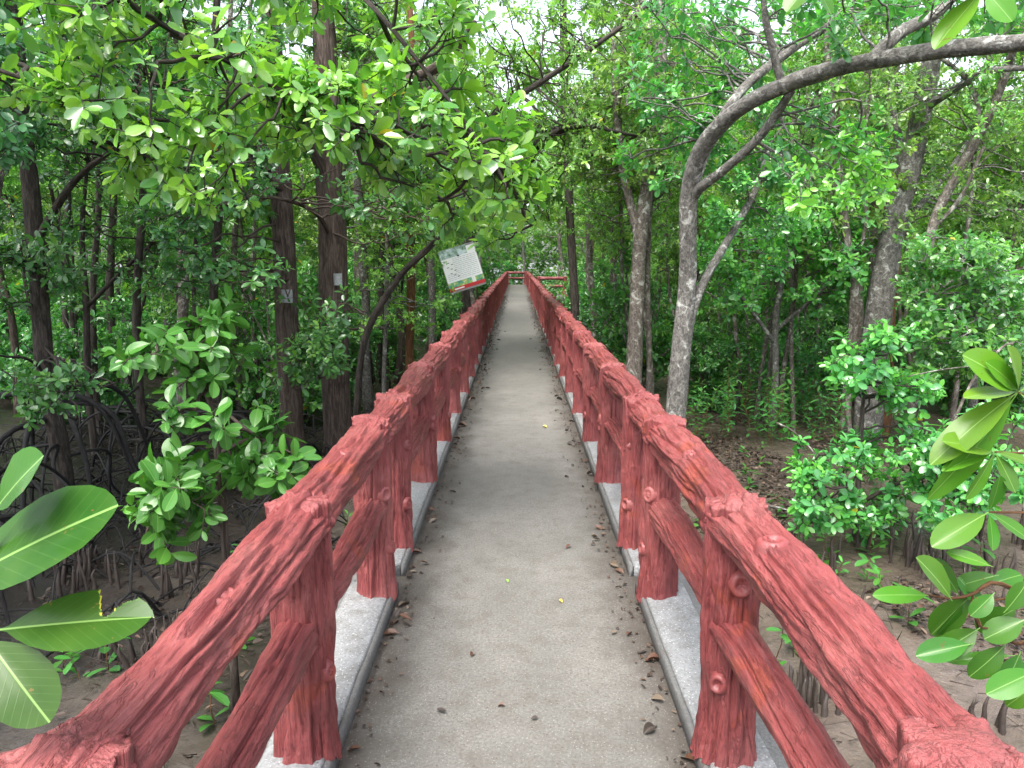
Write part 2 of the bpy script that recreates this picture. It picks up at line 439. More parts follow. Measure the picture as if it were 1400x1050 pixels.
def mud():
    m, nt, b = mat('mud')
    gm = N(nt, 'ShaderNodeNewGeometry').outputs['Position']
    n1 = noise(nt, gm, .8, 6, .6, .3); n2 = noise(nt, gm, 9, 6, .65, .4); n3 = noise(nt, gm, .33, 3)
    c = ramp(nt, n1, [(.3, (.030, .024, .021)), (.5, (.060, .049, .042)), (.7, (.115, .094, .079))])
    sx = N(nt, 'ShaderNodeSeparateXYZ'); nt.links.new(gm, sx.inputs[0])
    left_shade = math_(nt, 'ADD', math_(nt, 'MULTIPLY_ADD', sx.outputs['X'], -.16, -.45), math_(nt, 'MULTIPLY', noise(nt, gm, 1.3, 4), .6))
    c = mix(nt, math_(nt, 'MULTIPLY', ramp(nt, left_shade, [(.15, g(0)), (.4, g(1))]), .85), c, (.016, .0135, .013))  # deep shade under the left trees, painted into the mud colour
    silt = math_(nt, 'ADD', math_(nt, 'MULTIPLY', sx.outputs['X'], .12), n3)
    c = mix(nt, math_(nt, 'MULTIPLY', ramp(nt, silt, [(.5, g(0)), (.72, g(1))]), .75), c, (.098, .076, .061))
    c = mix(nt, math_(nt, 'MULTIPLY', ramp(nt, n2, [(.45, g(0)), (.65, g(1))]), .5), c, (.034, .026, .021))
    nt.links.new(c, b.inputs['Base Color'])
    nt.links.new(ramp(nt, n1, [(.40, g(.06)), (.5, g(.22)), (.7, g(.42))]), b.inputs['Roughness'])
    b.inputs['Specular IOR Level'].default_value = .5
    bump(nt, b, math_(nt, 'ADD', n2, math_(nt, 'MULTIPLY', noise(nt, gm, 50, 4), .3)), .6, .03)
    return m
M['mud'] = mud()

def litter_mat():
    m, nt, b = mat('dead_leaf')
    c = ramp(nt, attr(nt, 'rnd'), [(0, (.022, .015, .011)), (.35, (.045, .027, .018)), (.7, (.075, .042, .026)), (.95, (.13, .095, .065)), (1, (.5, .4, .05))])
    nt.links.new(c, b.inputs['Base Color']); b.inputs['Roughness'].default_value = .6
    return m
M['litter'] = litter_mat()
M['yellow_leaf'] = plain('yellow_leaf', (.6, .48, .06), .5, 30, .3, 0, 0)
M['brown_leaf'] = plain('brown_leaf', (.11, .048, .026), .55, 30, .55, 0, 0)
M['tan_leaf'] = plain('tan_leaf', (.16, .12, .085), .55, 30, .5, 0, 0)
M['dark_leaf'] = plain('dark_leaf', (.05, .038, .03), .6, 30, .5, 0, 0)
M['green_leaf'] = plain('green_fallen_leaf', (.22, .42, .06), .5, 30, .3, 0, 0)

# ------------------------------------------------------------------ ground: one sheet out to the horizon
GZ = -1.0
def ground_z(x, y):
    x, y = np.asarray(x, float), np.asarray(y, float)
    z = GZ + .16 * (fbm(x * .35, y * .35, 0, 3, 3) - .5) + .09 * (fbm(x * 1.7, y * 1.7, 0, 9, 3) - .5)
    z = z + .30 * np.exp(-(((x - 3.1) / 1.5) ** 2 + ((y - 8.4) / 1.5) ** 2))
    z = z + .22 * np.exp(-(((x - 2.6) / .9) ** 2 + ((y - 4.6) / .7) ** 2))
    z = z + .25 * np.exp(-(((x + 1.5) / .9) ** 2 + ((y - 2.6) / 2.0) ** 2))
    return z
def axis(lo, hi, step, far):
    a = np.arange(lo, hi + 1e-6, step); e = [];  d = step
    while d < far: d *= 1.35; e.append(d)
    e = np.cumsum(e); return np.concatenate([lo - e[::-1], a, hi + e])
gx, gy = axis(-9, 9, .09, 260), axis(-1, 17, .09, 260)
X, Y = np.meshgrid(gx, gy, indexing='xy')
Zg = ground_z(X, Y)
near = (np.abs(X) < 10) & (Y < 18) & (Y > -2)
Zg = Zg + np.where(near, .05 * (fbm(X * 6, Y * 6, 0, 21, 3) - .5), 0)
G = Geo(); ny, nx = X.shape
i = np.arange(ny - 1)[:, None] * nx; j = np.arange(nx - 1)[None]
G.add(np.stack([X, Y, Zg], -1).reshape(-1, 3), np.stack([i + j, i + j + 1, i + nx + j + 1, i + nx + j], -1).reshape(-1, 4))
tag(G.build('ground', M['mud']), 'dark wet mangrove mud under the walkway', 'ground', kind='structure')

def water():
    m, nt, b = mat('water'); gm = N(nt, 'ShaderNodeNewGeometry').outputs['Position']
    b.inputs['Base Color'].default_value = (.05, .055, .045, 1); b.inputs['Roughness'].default_value = .07
    bump(nt, b, noise(nt, gm, 2.5, 4), .15, .03); return m
G = Geo()
wx, wy = np.meshgrid(np.linspace(0, 1, 30), np.linspace(0, 1, 40)); edge = 11 + 4 * fbm(wy * 9, 0 * wy, 0 * wy, 71, 2)
X = -(edge + wx ** 2 * 230) - wy * 20; Y = 12 + wy ** 1.6 * 250
i = np.arange(39)[:, None] * 30; j = np.arange(29)[None]
G.add(np.stack([X, Y, 0 * X + GZ + .02], -1).reshape(-1, 3), np.stack([i + j, i + 30 + j, i + 30 + j + 1, i + j + 1], -1).reshape(-1, 4))
tag(G.build('water', water()), 'pale open water glinting between the trees far left', 'water', kind='structure')

# ------------------------------------------------------------------ boxes
def box(G, x0, x1, y0, y1, z0, z1, n=(1, 1), bev=0.0, jit=0, rnd=.5):
    """a block with a rounded top, optionally rough along its length (cross-section swept in y)"""
    b = bev
    sec = [(x0, z0), (x0, z1 - b), (x0 + b * .3, z1 - b * .3), (x0 + b, z1), (x1 - b, z1), (x1 - b * .3, z1 - b * .3), (x1, z1 - b), (x1, z0)] if b else [(x0, z0), (x0, z1), (x1, z1), (x1, z0)]
    sec = np.array(sec); m = len(sec); k = n[0] + 1
    ys = np.linspace(y0, y1, k)
    V = np.zeros((k, m, 3)); V[..., 0] = sec[None, :, 0]; V[..., 2] = sec[None, :, 1]; V[..., 1] = ys[:, None]
    if jit:
        V[..., 0] += jit * (fbm(V[..., 0] * 9, V[..., 1] * 9, V[..., 2] * 9, 4) - .5)
        V[..., 2] += jit * (fbm(V[..., 0] * 9 + 50, V[..., 1] * 9, V[..., 2] * 9, 5) - .5) * (V[..., 2] > z0 + 1e-4)
    i = np.arange(k - 1)[:, None] * m; j = np.arange(m)[None]; j2 = (j + 1) % m
    Q = np.stack([i + j, i + m + j, i + m + j2, i + j2], -1).reshape(-1, 4)
    e0 = np.arange(m); tr = [[0, a + 1, a] for a in range(1, m - 1)][::1]
    tr0 = [[0, a, a + 1] for a in range(1, m - 1)]; o = (k - 1) * m
    tr1 = [[o, o + a + 1, o + a] for a in range(1, m - 1)]
    G.add(V.reshape(-1, 3), Q, tr0 + tr1, rnd)

# ------------------------------------------------------------------ walkway
DECK_END = 46.0
G = Geo()
xs = np.linspace(-.80, .80, 33); ys = np.concatenate([np.arange(-1.5, 8, .05), np.arange(8, DECK_END + .5, .25)])
X, Y = np.meshgrid(xs, ys); Z = .010 * (fbm(X * 2, Y * 2, 0, 31, 4) - .5) + np.where((Y > 24.6) & (Y < 25.4), (Y - 24.6) * .07, 0) + np.where(Y >= 25.4, .056, 0)
ny, nx = X.shape; i = np.arange(ny - 1)[:, None] * nx; j = np.arange(nx - 1)[None]
G.add(np.stack([X, Y, Z], -1).reshape(-1, 3), np.stack([i + j, i + j + 1, i + nx + j + 1, i + nx + j], -1).reshape(-1, 4))
deck = tag(G.build('walkway', M['deck'], origin=(0, 0, 0)), 'long straight grey concrete walkway through the mangroves', 'walkway', kind='structure')
G = Geo(); box(G, -.95, .95, -1.5, DECK_END + .5, -.22, -.02); G.build('slab', M['rim'], deck)
G = Geo(); box(G, .95, 7.5, 31.8, 33.9, -.22, 0); G.build('side_slab', M['rim'], deck)
for yy in np.arange(1.2, 46, 4.5):
    for sx in (-.6, .6):
        G = Geo(); tube(G, [(sx, yy, -1.4), (sx, yy, -.2)], .11, 10); G.build('pile', M['rim'], deck)

KERBS = [(-1.5, 3.235), (3.43, 10.9), (11.0, 20.2), (20.3, 30.9)]
for s in (-1, 1):
    for (a, b_) in KERBS + ([(31.0, DECK_END)] if s < 0 else [(34.0, DECK_END)]):
        k = int((b_ - a) / .06) if a < 10 else int((b_ - a) / .3)
        G = Geo(); x0, x1 = sorted((s * .597, s * .80))
        box(G, x0, x1, a, b_, -.03, .072, (max(k, 4), 1), .010, .012)
        kb = tag(G.build('kerb', M['kerb'], origin=(0, 0, 0)), 'pale concrete kerb along the walkway edge', 'kerb', kind='structure')
        G = Geo(); x0, x1 = sorted((s * .575, s * .600))
        box(G, x0, x1, a, b_, -.03, .064, (max(k, 4), 1), .011, .006)
        G.build('kerb_rim', M['rim'], kb)

# ------------------------------------------------------------------ red log railings
def log_surface(p0, p1, r, seg, rings, seed, amp=.1, flare=(0, 0), groove=2.6, rag=.0, cap=(1, 1), gl=3.0, dome=(.01, .01), crack_top=False, bend=0.0):
    """a moulded bark-covered log from p0 to p1"""
    p0, p1 = np.asarray(p0, float), np.asarray(p1, float); L = np.linalg.norm(p1 - p0)
    T = (p1 - p0) / L; Nn = perp(T[None])[0]; B = np.cross(T, Nn)
    s = np.linspace(0, 1, rings)[:, None]; th = np.linspace(0, 2 * pi, seg, endpoint=False)[None]
    c, si = np.cos(th) + 0 * s, np.sin(th) + 0 * s; y = s * L + 0 * th
    wx = .5 * (fbm(c * 1.5, si * 1.5, y * 2.2, seed, 2) - .5); wy = .5 * (fbm(c * 1.5 + 9, si * 1.5, y * 2.2, seed, 2) - .5)
    n1 = vnoise((c + wx) * groove, (si + wy) * groove, y * gl, seed + 1)
    n2 = vnoise((c + wx) * groove * 2.1, (si + wy) * groove * 2.1, y * gl * 1.6, seed + 2)
    n3 = fbm(c * 1.3, si * 1.3, y * 3.5, seed + 3, 2)
    n4 = fbm(c * 5, si * 5, y * 22, seed + 4, 2)
    cr = -np.exp(-((n1 - .5) / .075) ** 2) * .95 - np.exp(-((n2 - .5) / .09) ** 2) * .55
    d = amp * (1.5 * (n3 - .5) + 1.0 * (n1 - .5) + .7 * (n2 - .5) + cr * .8 + .5 * (n4 - .5) + .35)
    fl = flare[0] * np.exp(-(y / .06)) + flare[1] * np.exp(-((L - y) / .05))
    fl = fl * (.6 + .9 * vnoise(c * 3, si * 3, y * 2, seed + 7))
    R = r * (1 + d + fl)
    sh = rag * ((vnoise(c * 2.6, si * 2.6, 0 * y, seed + 8) - .5) * np.exp(-y / .12) + (vnoise(c * 2.6, si * 2.6, 0 * y + 5, seed + 9) - .5) * np.exp(-(L - y) / .12))
    cen = bend * np.sin(s * pi)
    V = p0 + (y + sh)[..., None] * T + (R * c + cen)[..., None] * Nn + (R * si)[..., None] * B
    G = Geo()
    def ring_quads(a, n):
        i = (np.arange(n)[:, None] + a) * seg; j = np.arange(seg)[None]; j2 = (j + 1) % seg
        return np.stack([i + j, i + j2, i + seg + j2, i + seg + j], -1).reshape(-1, 4)
    rows = [V]
    # rounded ends drawn in to the middle
    nin = 22 if (crack_top and seg > 100) else 8
    def cap_rows(row, sgn, dm):
        out = []; ctr = row.mean(0)
        for q in range(1, nin + 1):
            f = 1 - q / nin; f = max(f, .001)
            dv = row - ctr; hT = (dv @ T)[:, None]; dv = dv - hT * T; dn = np.linalg.norm(dv, axis=1, keepdims=True); wt = f ** 2.5; dv = dv * (wt + (1 - wt) * dn.mean() / dn)
            pos = ctr + dv * f + T * (sgn * dm * (1 - f * f) + hT * f ** 4)
            if crack_top and sgn > 0:
                k1 = vnoise(pos[:, 0] * 22, pos[:, 1] * 22, seed * 1.7, seed + 12)
                pos = pos - T * (.010 * np.exp(-((k1 - .5) / .05) ** 2)[:, None])
                pos = pos + T * (.02 * (vnoise(pos[:, 0] * 14, pos[:, 1] * 14, 3.0, seed + 13) - .5)[:, None])
            out.append(pos)
        return np.array(out)
    A = cap_rows(V[0], -1, dome[0])[::-1] if cap[0] else np.zeros((0, seg, 3))
    Bc = cap_rows(V[-1], 1, dome[1]) if cap[1] else np.zeros((0, seg, 3))
    VV = np.concatenate([A, V, Bc])
    rel = VV - p0; al = rel @ T; uv = np.stack([rel @ Nn, rel @ B, al + seed * 1.37], -1)
    G.add(VV.reshape(-1, 3), ring_quads(0, len(VV) - 1), None, .5, uv.reshape(-1, 3))
    return G

def knot_geo(p, n, r, seed, hollow=True):
    """a moulded bark knot standing out from the surface"""
    p, n = np.asarray(p, float), nrm(np.asarray(n, float)[None])[0]
    a = perp(n[None])[0]; b = np.cross(n, a)
    prof = [(1.35, -.55), (1.2, -.05), (1.06, .3), (.86, .52), (.66, .5), (.5, .34), (.3, .16 if hollow else .5), (.02, .1 if hollow else .55)]
    th = np.linspace(0, 2 * pi, 26, endpoint=False); rows = []
    for q, (rr, h) in enumerate(prof):
        w = rr * (1 + .2 * (vnoise(np.cos(th) * 1.6, np.sin(th) * 1.6, q * .3, seed) - .5))
        hh = h + .15 * (vnoise(np.cos(th) * 2.2, np.sin(th) * 2.2, q * .5, seed + 3) - .5)
        rows.append(p + r * (w * np.cos(th))[:, None] * a + r * (w * np.sin(th))[:, None] * b * 1.15 + r * hh[:, None] * n)
    G = Geo(); V = np.array(rows); seg = 26; V = p + (V - p) * .84
    i = np.arange(len(prof) - 1)[:, None] * seg; j = np.arange(seg)[None]; j2 = (j + 1) % seg
    G.add(V.reshape(-1, 3), np.stack([i + j, i + j2, i + seg + j2, i + seg + j], -1).reshape(-1, 4)); return G

RX = .66; PH = .884; RAIL_Z = .808; MID_Z = .485
def add_post(root, x, y, seed, hi):
    sg, rg = (132, 120) if hi else (52, 50)
    G = log_surface((x, y, .05), (x, y, PH), .083, sg, rg, seed, .21, (.14, .05), 2.6, .05, (0, 1), 1.7, (0, .022), True)
    p = G.build('post', M['red'], root)
    return p
def post_knots(p, root, x, y, rs, ks):
    for (ang, z, r) in ks:
        n = np.array([cos(ang), sin(ang), .1])
        kg = knot_geo(np.array([x, y, z]) + n * .08, n, r, int(rs.integers(999)), rs.random() < .35)
        kb = kg.build('knot', M['red'], None, origin=tuple(root.location)); kb.parent = p; kb.location = (0, 0, 0)

def add_rail(root, x, y0, y1, z, r, seed, hi, name, drop=0.0):
    sg, rg = (120, 130) if hi else (48, 50)
    G = log_surface((x, y0, z), (x, y1, z + drop), r, sg, rg, seed, .23, (.16, .16), 2.7, .10, (1, 1), 1.5, (.01, .01), False, .012)
    return G.build(name, M['red'], root)

SIDES = {-1: 'left', 1: 'right'}
rs = np.random.default_rng(5)
NEAR_Y = [-.17, .93, 2.03, 3.13]
for s in (-1, 1):
    root = empty('railing', (s * RX, 1.4, 0), 'near %s red railing of thick bark-textured logs ending at the kerb gap' % ('left' if s < 0 else 'right'), 'railing', 'red log railings along the walkway')
    for q, y in enumerate(NEAR_Y):
        p = add_post(root, s * RX, y, 100 + q + 10 * (s + 1), True)
        inner = pi if s > 0 else 0.0
        ks = [[], [], [(inner + s * .9, .33, .030), (inner + s * 1.5, .66, .036)] if s > 0 else [(inner - .25, .34, .030), (inner - 1.15, .76, .034)],
              [(inner + s * .7, .55, .034), (inner + .2 * s, .28, .03)]][q]
        post_knots(p, root, s * RX, y, rs, ks)
        if q < 3:
            r0 = add_rail(root, s * RX, y + (.0 if q else 0), NEAR_Y[q + 1] + .02, RAIL_Z + .012, .077, 200 + q + 10 * (s + 1), True, 'top_rail')
            kk = {1: (.45 if s < 0 else .72, .04)}.get(q, (.5, .03))
            yk = y + kk[0] * 1.1 ; n = np.array([-s * .35 if s < 0 else -.1, 0, 1.0])
            kb = knot_geo(np.array([s * RX, yk, RAIL_Z + .012]) + nrm(n[None])[0] * .064, n, kk[1], 40 + q, s > 0).build('knot', M['red'], None, origin=tuple(root.location))
            kb.parent = r0; kb.location = (0, 0, 0)
            add_rail(root, s * RX, y + .02, NEAR_Y[q + 1] - .02, MID_Z, .058, 300 + q + 10 * (s + 1), True, 'middle_rail')

    add_rail(root, s * RX, 3.12, 3.72, RAIL_Z + .012, .075, 290 + s, True, 'top_rail')
# prototypes for the long run, copied post by post
STEP = 1.15
def long_run(s, ys, label, protos=None):
    root = empty('railing', (s * RX, ys[0], 0), label, 'railing', 'red log railings along the walkway')
    for q, y in enumerate(ys):
        if q < 3:
            p = add_post(root, s * RX, y, 400 + q + 10 * (s + 1), True)
            inner = pi if s > 0 else 0.0
            post_knots(p, root, s * RX, y, rs, [(inner - s * (-.5 + .5 * q), .3 + .2 * q, .034), (inner + s * .3, .62 - .17 * q, .03)])
        elif q < 8:
            p = add_post(root, s * RX, y, 400 + q + 10 * (s + 1), False)
            inner = pi if s > 0 else 0.0
            post_knots(p, root, s * RX, y, rs, [(inner - s * (-.7 + .2 * q), .25 + .08 * q, .036)])
        else:
            src = PP[(q * 7 + (s > 0) * 3) % len(PP)]
            copy_into(src, root, s * RX, y, (q * 1.9) % 6.28)
        if q == len(ys) - 1: break
        y1 = ys[q + 1]
        if q < 3:
            add_rail(root, s * RX, y, y1 + .02, RAIL_Z + .012, .077, 500 + q + 10 * (s + 1), True, 'top_rail')
            add_rail(root, s * RX, y + .02, y1 - .02, MID_Z, .058, 600 + q + 10 * (s + 1), True, 'middle_rail')
        elif q < 8:
            add_rail(root, s * RX, y, y1 + .02, RAIL_Z + .012, .077, 500 + q + 10 * (s + 1), False, 'top_rail')
            add_rail(root, s * RX, y + .02, y1 - .02, MID_Z, .058, 600 + q + 10 * (s + 1), False, 'middle_rail')
        else:
            copy_into(TR[(q * 5 + (s > 0)) % len(TR)], root, s * RX, y, 0)
            copy_into(MR[(q * 3 + (s > 0)) % len(MR)], root, s * RX, y, 0)
    return root
def copy_into(me_name, root, x, y, rz):
    name, me = me_name
    o = bpy.data.objects.new(name, me); COL.objects.link(o)
    o.parent = root; o.location = (x - root.location.x, y - root.location.y, 0); o.rotation_euler = (0, 0, rz)
PP, TR, MR = [], [], []
def merge(a, b):
    for v, r, u in zip(b.v, b.r, b.u): pass
    off = a.n
    a.v += b.v; a.r += b.r; a.u += b.u; a.q += [q + off for q in b.q]; a.t += [t + off for t in b.t]; a.n += b.n
    return a
for q in range(5):
    Gp = log_surface((0, 0, .05), (0, 0, PH), .083, 28, 26, 700 + q, .22, (.16, .2), 2.3, .05, (0, 1), 2.2, (0, .02), True)
    PP.append(('post', Gp.mesh('post'))); PP[-1][1].materials.append(M['red'])
    Gp = log_surface((0, 0, RAIL_Z + .012), (0, STEP + .02, RAIL_Z + .012), .068, 24, 26, 720 + q, .22, (.2, .2), 2.4, .1, (1, 1), 2.0)
    TR.append(('top_rail', Gp.mesh('top_rail'))); TR[-1][1].materials.append(M['red'])
    Gp = log_surface((0, .02, MID_Z), (0, STEP - .02, MID_Z), .056, 20, 24, 740 + q, .22, (.2, .2), 2.4, .1, (1, 1), 2.0)
    MR.append(('middle_rail', Gp.mesh('middle_rail'))); MR[-1][1].materials.append(M['red'])
ysA = [3.70 + STEP * q for q in range(24)]        # to 30.07
long_run(-1, ysA + [3.70 + STEP * q for q in range(24, 37)], 'long left red log railing running from the kerb gap to the far end')
long_run(1, ysA + [31.3], 'long right red log railing running from the kerb gap to the side path')
long_run(1, [34.2 + STEP * q for q in range(10)], 'short right red log railing beyond the side path')
def cross_run(y, xs_, label):
    root = empty('railing', (xs_[0], y, 0), label, 'railing', 'red log railings along the walkway')
    for q, x in enumerate(xs_):
        copy_into(PP[q % 5], root, x, y, q * 2.2)
        if q < len(xs_) - 1:
            for lst in (TR, MR):
                copy_into(lst[q % 5], root, x, y, -pi / 2)
    return root
cross_run(31.6, [.95 + STEP * q for q in range(2)], 'red log railing along the near edge of the side path')
cross_run(46.1, [-.62, .53, ], 'short red railing closing the far end of the walkway')

# ------------------------------------------------------------------ plants
def PG(x, y, z=GZ):
    """where the sight line through photo pixel (x, y) meets the mud"""
    a = P(x, y, 1.0) - np.array([0, 0, EYE]); return np.array([0, 0, EYE]) + a * ((z - EYE) / a[2])
def gz(x, y): return float(ground_z(np.array([x]), np.array([y]))[0])

def tree(name, label, pts, radii, bark, limbs=(), leaf=None, regs=(), cat='tree', seed=1, seg=14, brk=.14, sl=(.5, 1.1), ntw=(8, 13), tl=.22,
         k=6, L=.1, det=2, tone=.45, base=True, up=.35, wl=.23, group=None, roots=None, n_per=.16, young=.22, crown='crown', droop=.12, tw=.0035, spread=(32, 82), dens=2.2):
    Wp = [P(*p) for p in pts]
    if base:
        b = Wp[0].copy(); b[2] = gz(b[0], b[1]) - .12
        if Wp[0][2] - b[2] > .15: Wp = [b] + Wp
    o = Wp[0].copy()
    if base: o[2] += .12
    root = empty(name, o, label, cat, group)
    pl = Plant(seed)
    L0 = sum(np.linalg.norm(np.subtract(Wp[i + 1], Wp[i])) for i in range(len(Wp) - 1))
    anchors = [pl.limb(Wp, radii, max(14, int(L0 / n_per)), seg, brk, seed)]
    for lp, lr in limbs:
        anchors.append(pl.limb([P(*p) for p in lp], lr, max(12, len(lp) * 5), max(6, seg - 4), brk, seed + 3))
    A = np.concatenate(anchors); rs = pl.rs
    for (n, x0, x1, y0, y1, D0, D1) in regs:
        for _ in range(int(n * dens)):
            p1 = P(rs.uniform(x0, x1), rs.uniform(y0, y1), rs.uniform(D0, D1))
            p1[2] = max(p1[2], gz(p1[0], p1[1]) + .12)
            dd = np.linalg.norm(A - p1, axis=1) + .8 * np.maximum(A[:, 2] - p1[2] - .5, 0) + .6 * np.maximum(p1[2] - A[:, 2] - 1.2, 0)
            a = A[np.argmin(dd)]; v = p1 - a; D = np.linalg.norm(v); ln = rs.uniform(*sl)
            if D > ln * 1.2:
                p0 = p1 - nrm((v / max(D, 1e-6) + rs.normal(0, .35, 3) * np.array([1, 1, .5]))[None])[0] * ln
                tube(pl.wood, catmull(pl.wander(a, p0, 6, .09, -.03), 12), [.008 + .004 * D, .009], 5, .5, 0, 0, False)
            else: p0 = a
            pl.spray(p0, p1, int(rs.integers(*ntw)), tl, .009, up)
    pl.flush(k, L, det, tone=tone, wl=wl, young=young, droop=droop, tw=tw, spread=spread)
    pl.wood.build('trunk' if base else 'branch', bark, root)
    if leaf is not None and pl.leaf.n: pl.leaf.build(crown, leaf, root)
    if roots:
        for (z0, z1, r0, r1, nn, rr) in roots:
            for q in range(nn):
                an = q * 2.4 + rs.uniform(-.4, .4); z = rs.uniform(z0, z1); R = rs.uniform(r0, r1)
                zt = o[2] + z; tr = A[np.argmin(np.abs(A[:, 2] - zt))]
                u = np.array([cos(an), sin(an), 0]); e = tr + u * R; e[2] = gz(e[0], e[1]) - .15
                mid = tr + u * R * .55 + np.array([0, 0, -.10 * z]); q2 = tr + u * R * .85; q2[2] = e[2] + (tr[2] - e[2]) * .5
                Gr = Geo(); tube(Gr, catmull([tr, mid + rs.normal(0, .04, 3), q2 + rs.normal(0, .05, 3), e], 16), [rr, rr * .8, rr * .7], 7, .5, .15, q)
                Gr.build('prop_root', M['root'], root)
    return root

# ---- big trees one can tell apart
arch = tree('mangrove_tree', 'grey tree whose lichen-patched trunk arches right across the top', [(924, 560, 7.5), (934, 450, 7.5), (940, 380, 7.5), (940, 310, 7.4), (944, 250, 7.3), (962, 200, 7.1), (1002, 155, 6.8), (1060, 122, 6.4), (1130, 97, 6.0), (1200, 82, 5.6), (1290, 68, 5.2), (1400, 58, 4.8), (1560, 40, 4.4)],
     [.145, .108, .098, .09, .088, .085, .078, .07, .065, .062, .058, .052, .042], M['bark_grey'],
     [([(941, 290, 7.38), (952, 262, 7.28), (985, 236, 7.0), (1030, 196, 6.7), (1062, 155, 6.5), (1082, 124, 6.3)], [.07, .05, .042, .038, .034]),
      ([(1072, 124, 6.35), (1058, 75, 6.3), (1046, 20, 6.25), (1040, -60, 6.2)], [.035, .028, .02]),
      ([(940, 300, 7.45), (958, 225, 7.6), (985, 165, 7.7), (1025, 112, 7.8), (1090, 62, 7.9), (1160, 10, 8.0), (1230, -80, 8.1)], [.055, .052, .047, .04, .03]),
      ([(936, 462, 7.5), (946, 425, 7.52), (965, 380, 7.6), (1000, 320, 7.8), (1035, 255, 8.0), (1050, 200, 8.2)], [.07, .045, .038, .03]),
      ([(1190, 84, 5.65), (1230, 45, 5.7), (1290, 10, 5.8), (1340, -60, 5.9)], [.05, .045, .03])],
     M['leaf_mid'], [(30, 850, 1070, -40, 255, 7.7, 9.4), (4, 1085, 1225, 190, 290, 6.2, 6.9), (16, 1060, 1440, -110, 45, 5.0, 7.5), (7, 975, 1100, 190, 330, 7.6, 8.8)], seed=21, seg=20, L=.105, tone=.52, n_per=.08)
pl = Plant(210)
for q in range(15):
    p1 = P(pl.rs.uniform(1085, 1222), pl.rs.uniform(195, 285), pl.rs.uniform(5.8, 6.4)); a_ = P(pl.rs.uniform(1040, 1110), pl.rs.uniform(150, 215), 6.5)
    pl.spray(a_ * .35 + p1 * .65, p1, 6, .15, .006, .35)
tube(pl.wood, catmull([P(1062, 155, 6.5), P(1085, 190, 6.45), P(1130, 225, 6.3), P(1190, 255, 6.2)], 14), [.012, .004], 5, .5, 0, 0, False)
pl.flush(6, .10, 2, tone=.86, wl=.23)
pl.wood.build('twig', M['bark_grey'], arch); tag(pl.leaf.build('leaf_spray', M['leaf_bright'], arch), 'light yellow-green spray of leaves')
big = tree('mangrove_tree', 'thick reddish-brown flaking trunk, largest left of the walkway', [(464, 600, 9.5), (459, 540, 9.5), (456, 440, 9.5), (455, 330, 9.5), (450, 230, 9.5), (446, 120, 9.4), (440, 0, 9.4), (430, -150, 9.4)],
     [.25, .205, .195, .19, .185, .17, .155, .13, .10], M['bark_red'],
     [([(450, 250, 9.5), (400, 150, 9.0), (320, 80, 8.6), (220, 40, 8.2)], [.09, .07, .04]), ([(448, 200, 9.5), (520, 130, 9.0), (600, 90, 8.4), (650, 30, 8)], [.09, .07, .03]),
      ([(455, 330, 9.5), (430, 290, 9), (370, 270, 8.3), (300, 280, 7.8)], [.03, .025, .012])],
     M['leaf_mid'], [(24, 380, 640, -100, 260, 8.6, 10.6), (10, 480, 640, 180, 330, 7.9, 9.8), (9, 395, 475, 440, 510, 7.6, 8.6)], seed=22, seg=22, L=.115, tone=.45, n_per=.1)
second = tree('mangrove_tree', 'straight brown trunk with one white patch, second largest left', [(402, 620, 9.0), (398, 560, 9.0), (393, 450, 9.0), (388, 330, 9.0), (380, 200, 8.9), (372, 60, 8.8), (365, -120, 8.8)],
     [.17, .15, .145, .135, .125, .115, .09], M['bark_red'],
     [([(384, 260, 8.9), (320, 180, 8.5), (240, 130, 8.0), (160, 120, 7.6)], [.07, .05, .03])],
     M['leaf_deep'], [(26, 80, 400, -80, 240, 6.2, 8.8), (11, 190, 370, 240, 410, 6.5, 8.4)], seed=23, seg=18, L=.115, tone=.5, n_per=.1)
def bark_tag(root, x, y, D, w_, h_):
    c_ = P(x, y, D); G = Geo(); n_ = 5; V = []
    for d_ in (0, .004):
        for z_ in (-1, 1):
            for k_ in np.linspace(-1, 1, n_): V.append(c_ + np.array([k_ * w_, -d_ + .04 * k_ * k_, z_ * h_]))
    Q = []
    for k_ in range(n_ - 1): Q += [[k_, k_ + n_, k_ + n_ + 1, k_ + 1], [2 * n_ + k_, 2 * n_ + k_ + 1, 3 * n_ + k_ + 1, 3 * n_ + k_], [k_, k_ + 1, 2 * n_ + k_ + 1, 2 * n_ + k_], [n_ + k_, 3 * n_ + k_, 3 * n_ + k_ + 1, n_ + k_ + 1]]
    Q += [[0, 2 * n_, 3 * n_, n_], [n_ - 1, 2 * n_ - 1, 4 * n_ - 1, 3 * n_ - 1]]
    G.add(V, Q); G.build('paper_tag', M['tag'], root, smooth=False)
M['tag'] = plain('paper_tag', (.34, .37, .38), .6, 30, .5)
bark_tag(second, 391, 405, 8.76, .07, .08); bark_tag(big, 461, 382, 9.24, .055, .075)
tree('prop_root_mangrove', 'dark mangrove at the left edge on arching grey prop roots', [(80, 600, 7.0), (64, 540, 7.0), (55, 420, 7.0), (42, 260, 7.0), (28, 130, 7.0), (15, -60, 7.0)],
     [.10, .09, .085, .08, .07, .06], M['bark_dark'], [([(50, 330, 7), (100, 250, 6.8), (160, 200, 6.6)], [.04, .03, .02])],
     M['leaf_deep'], [(16, -120, 170, -80, 230, 5.6, 7.6), (6, -60, 110, 330, 420, 6.2, 7.4), (3, 20, 75, 515, 570, 5.2, 5.8)], seed=24, L=.11, tone=.5,
     roots=[(.9, 1.5, .8, 1.5, 9, .030), (.3, .8, .4, .9, 6, .018)])
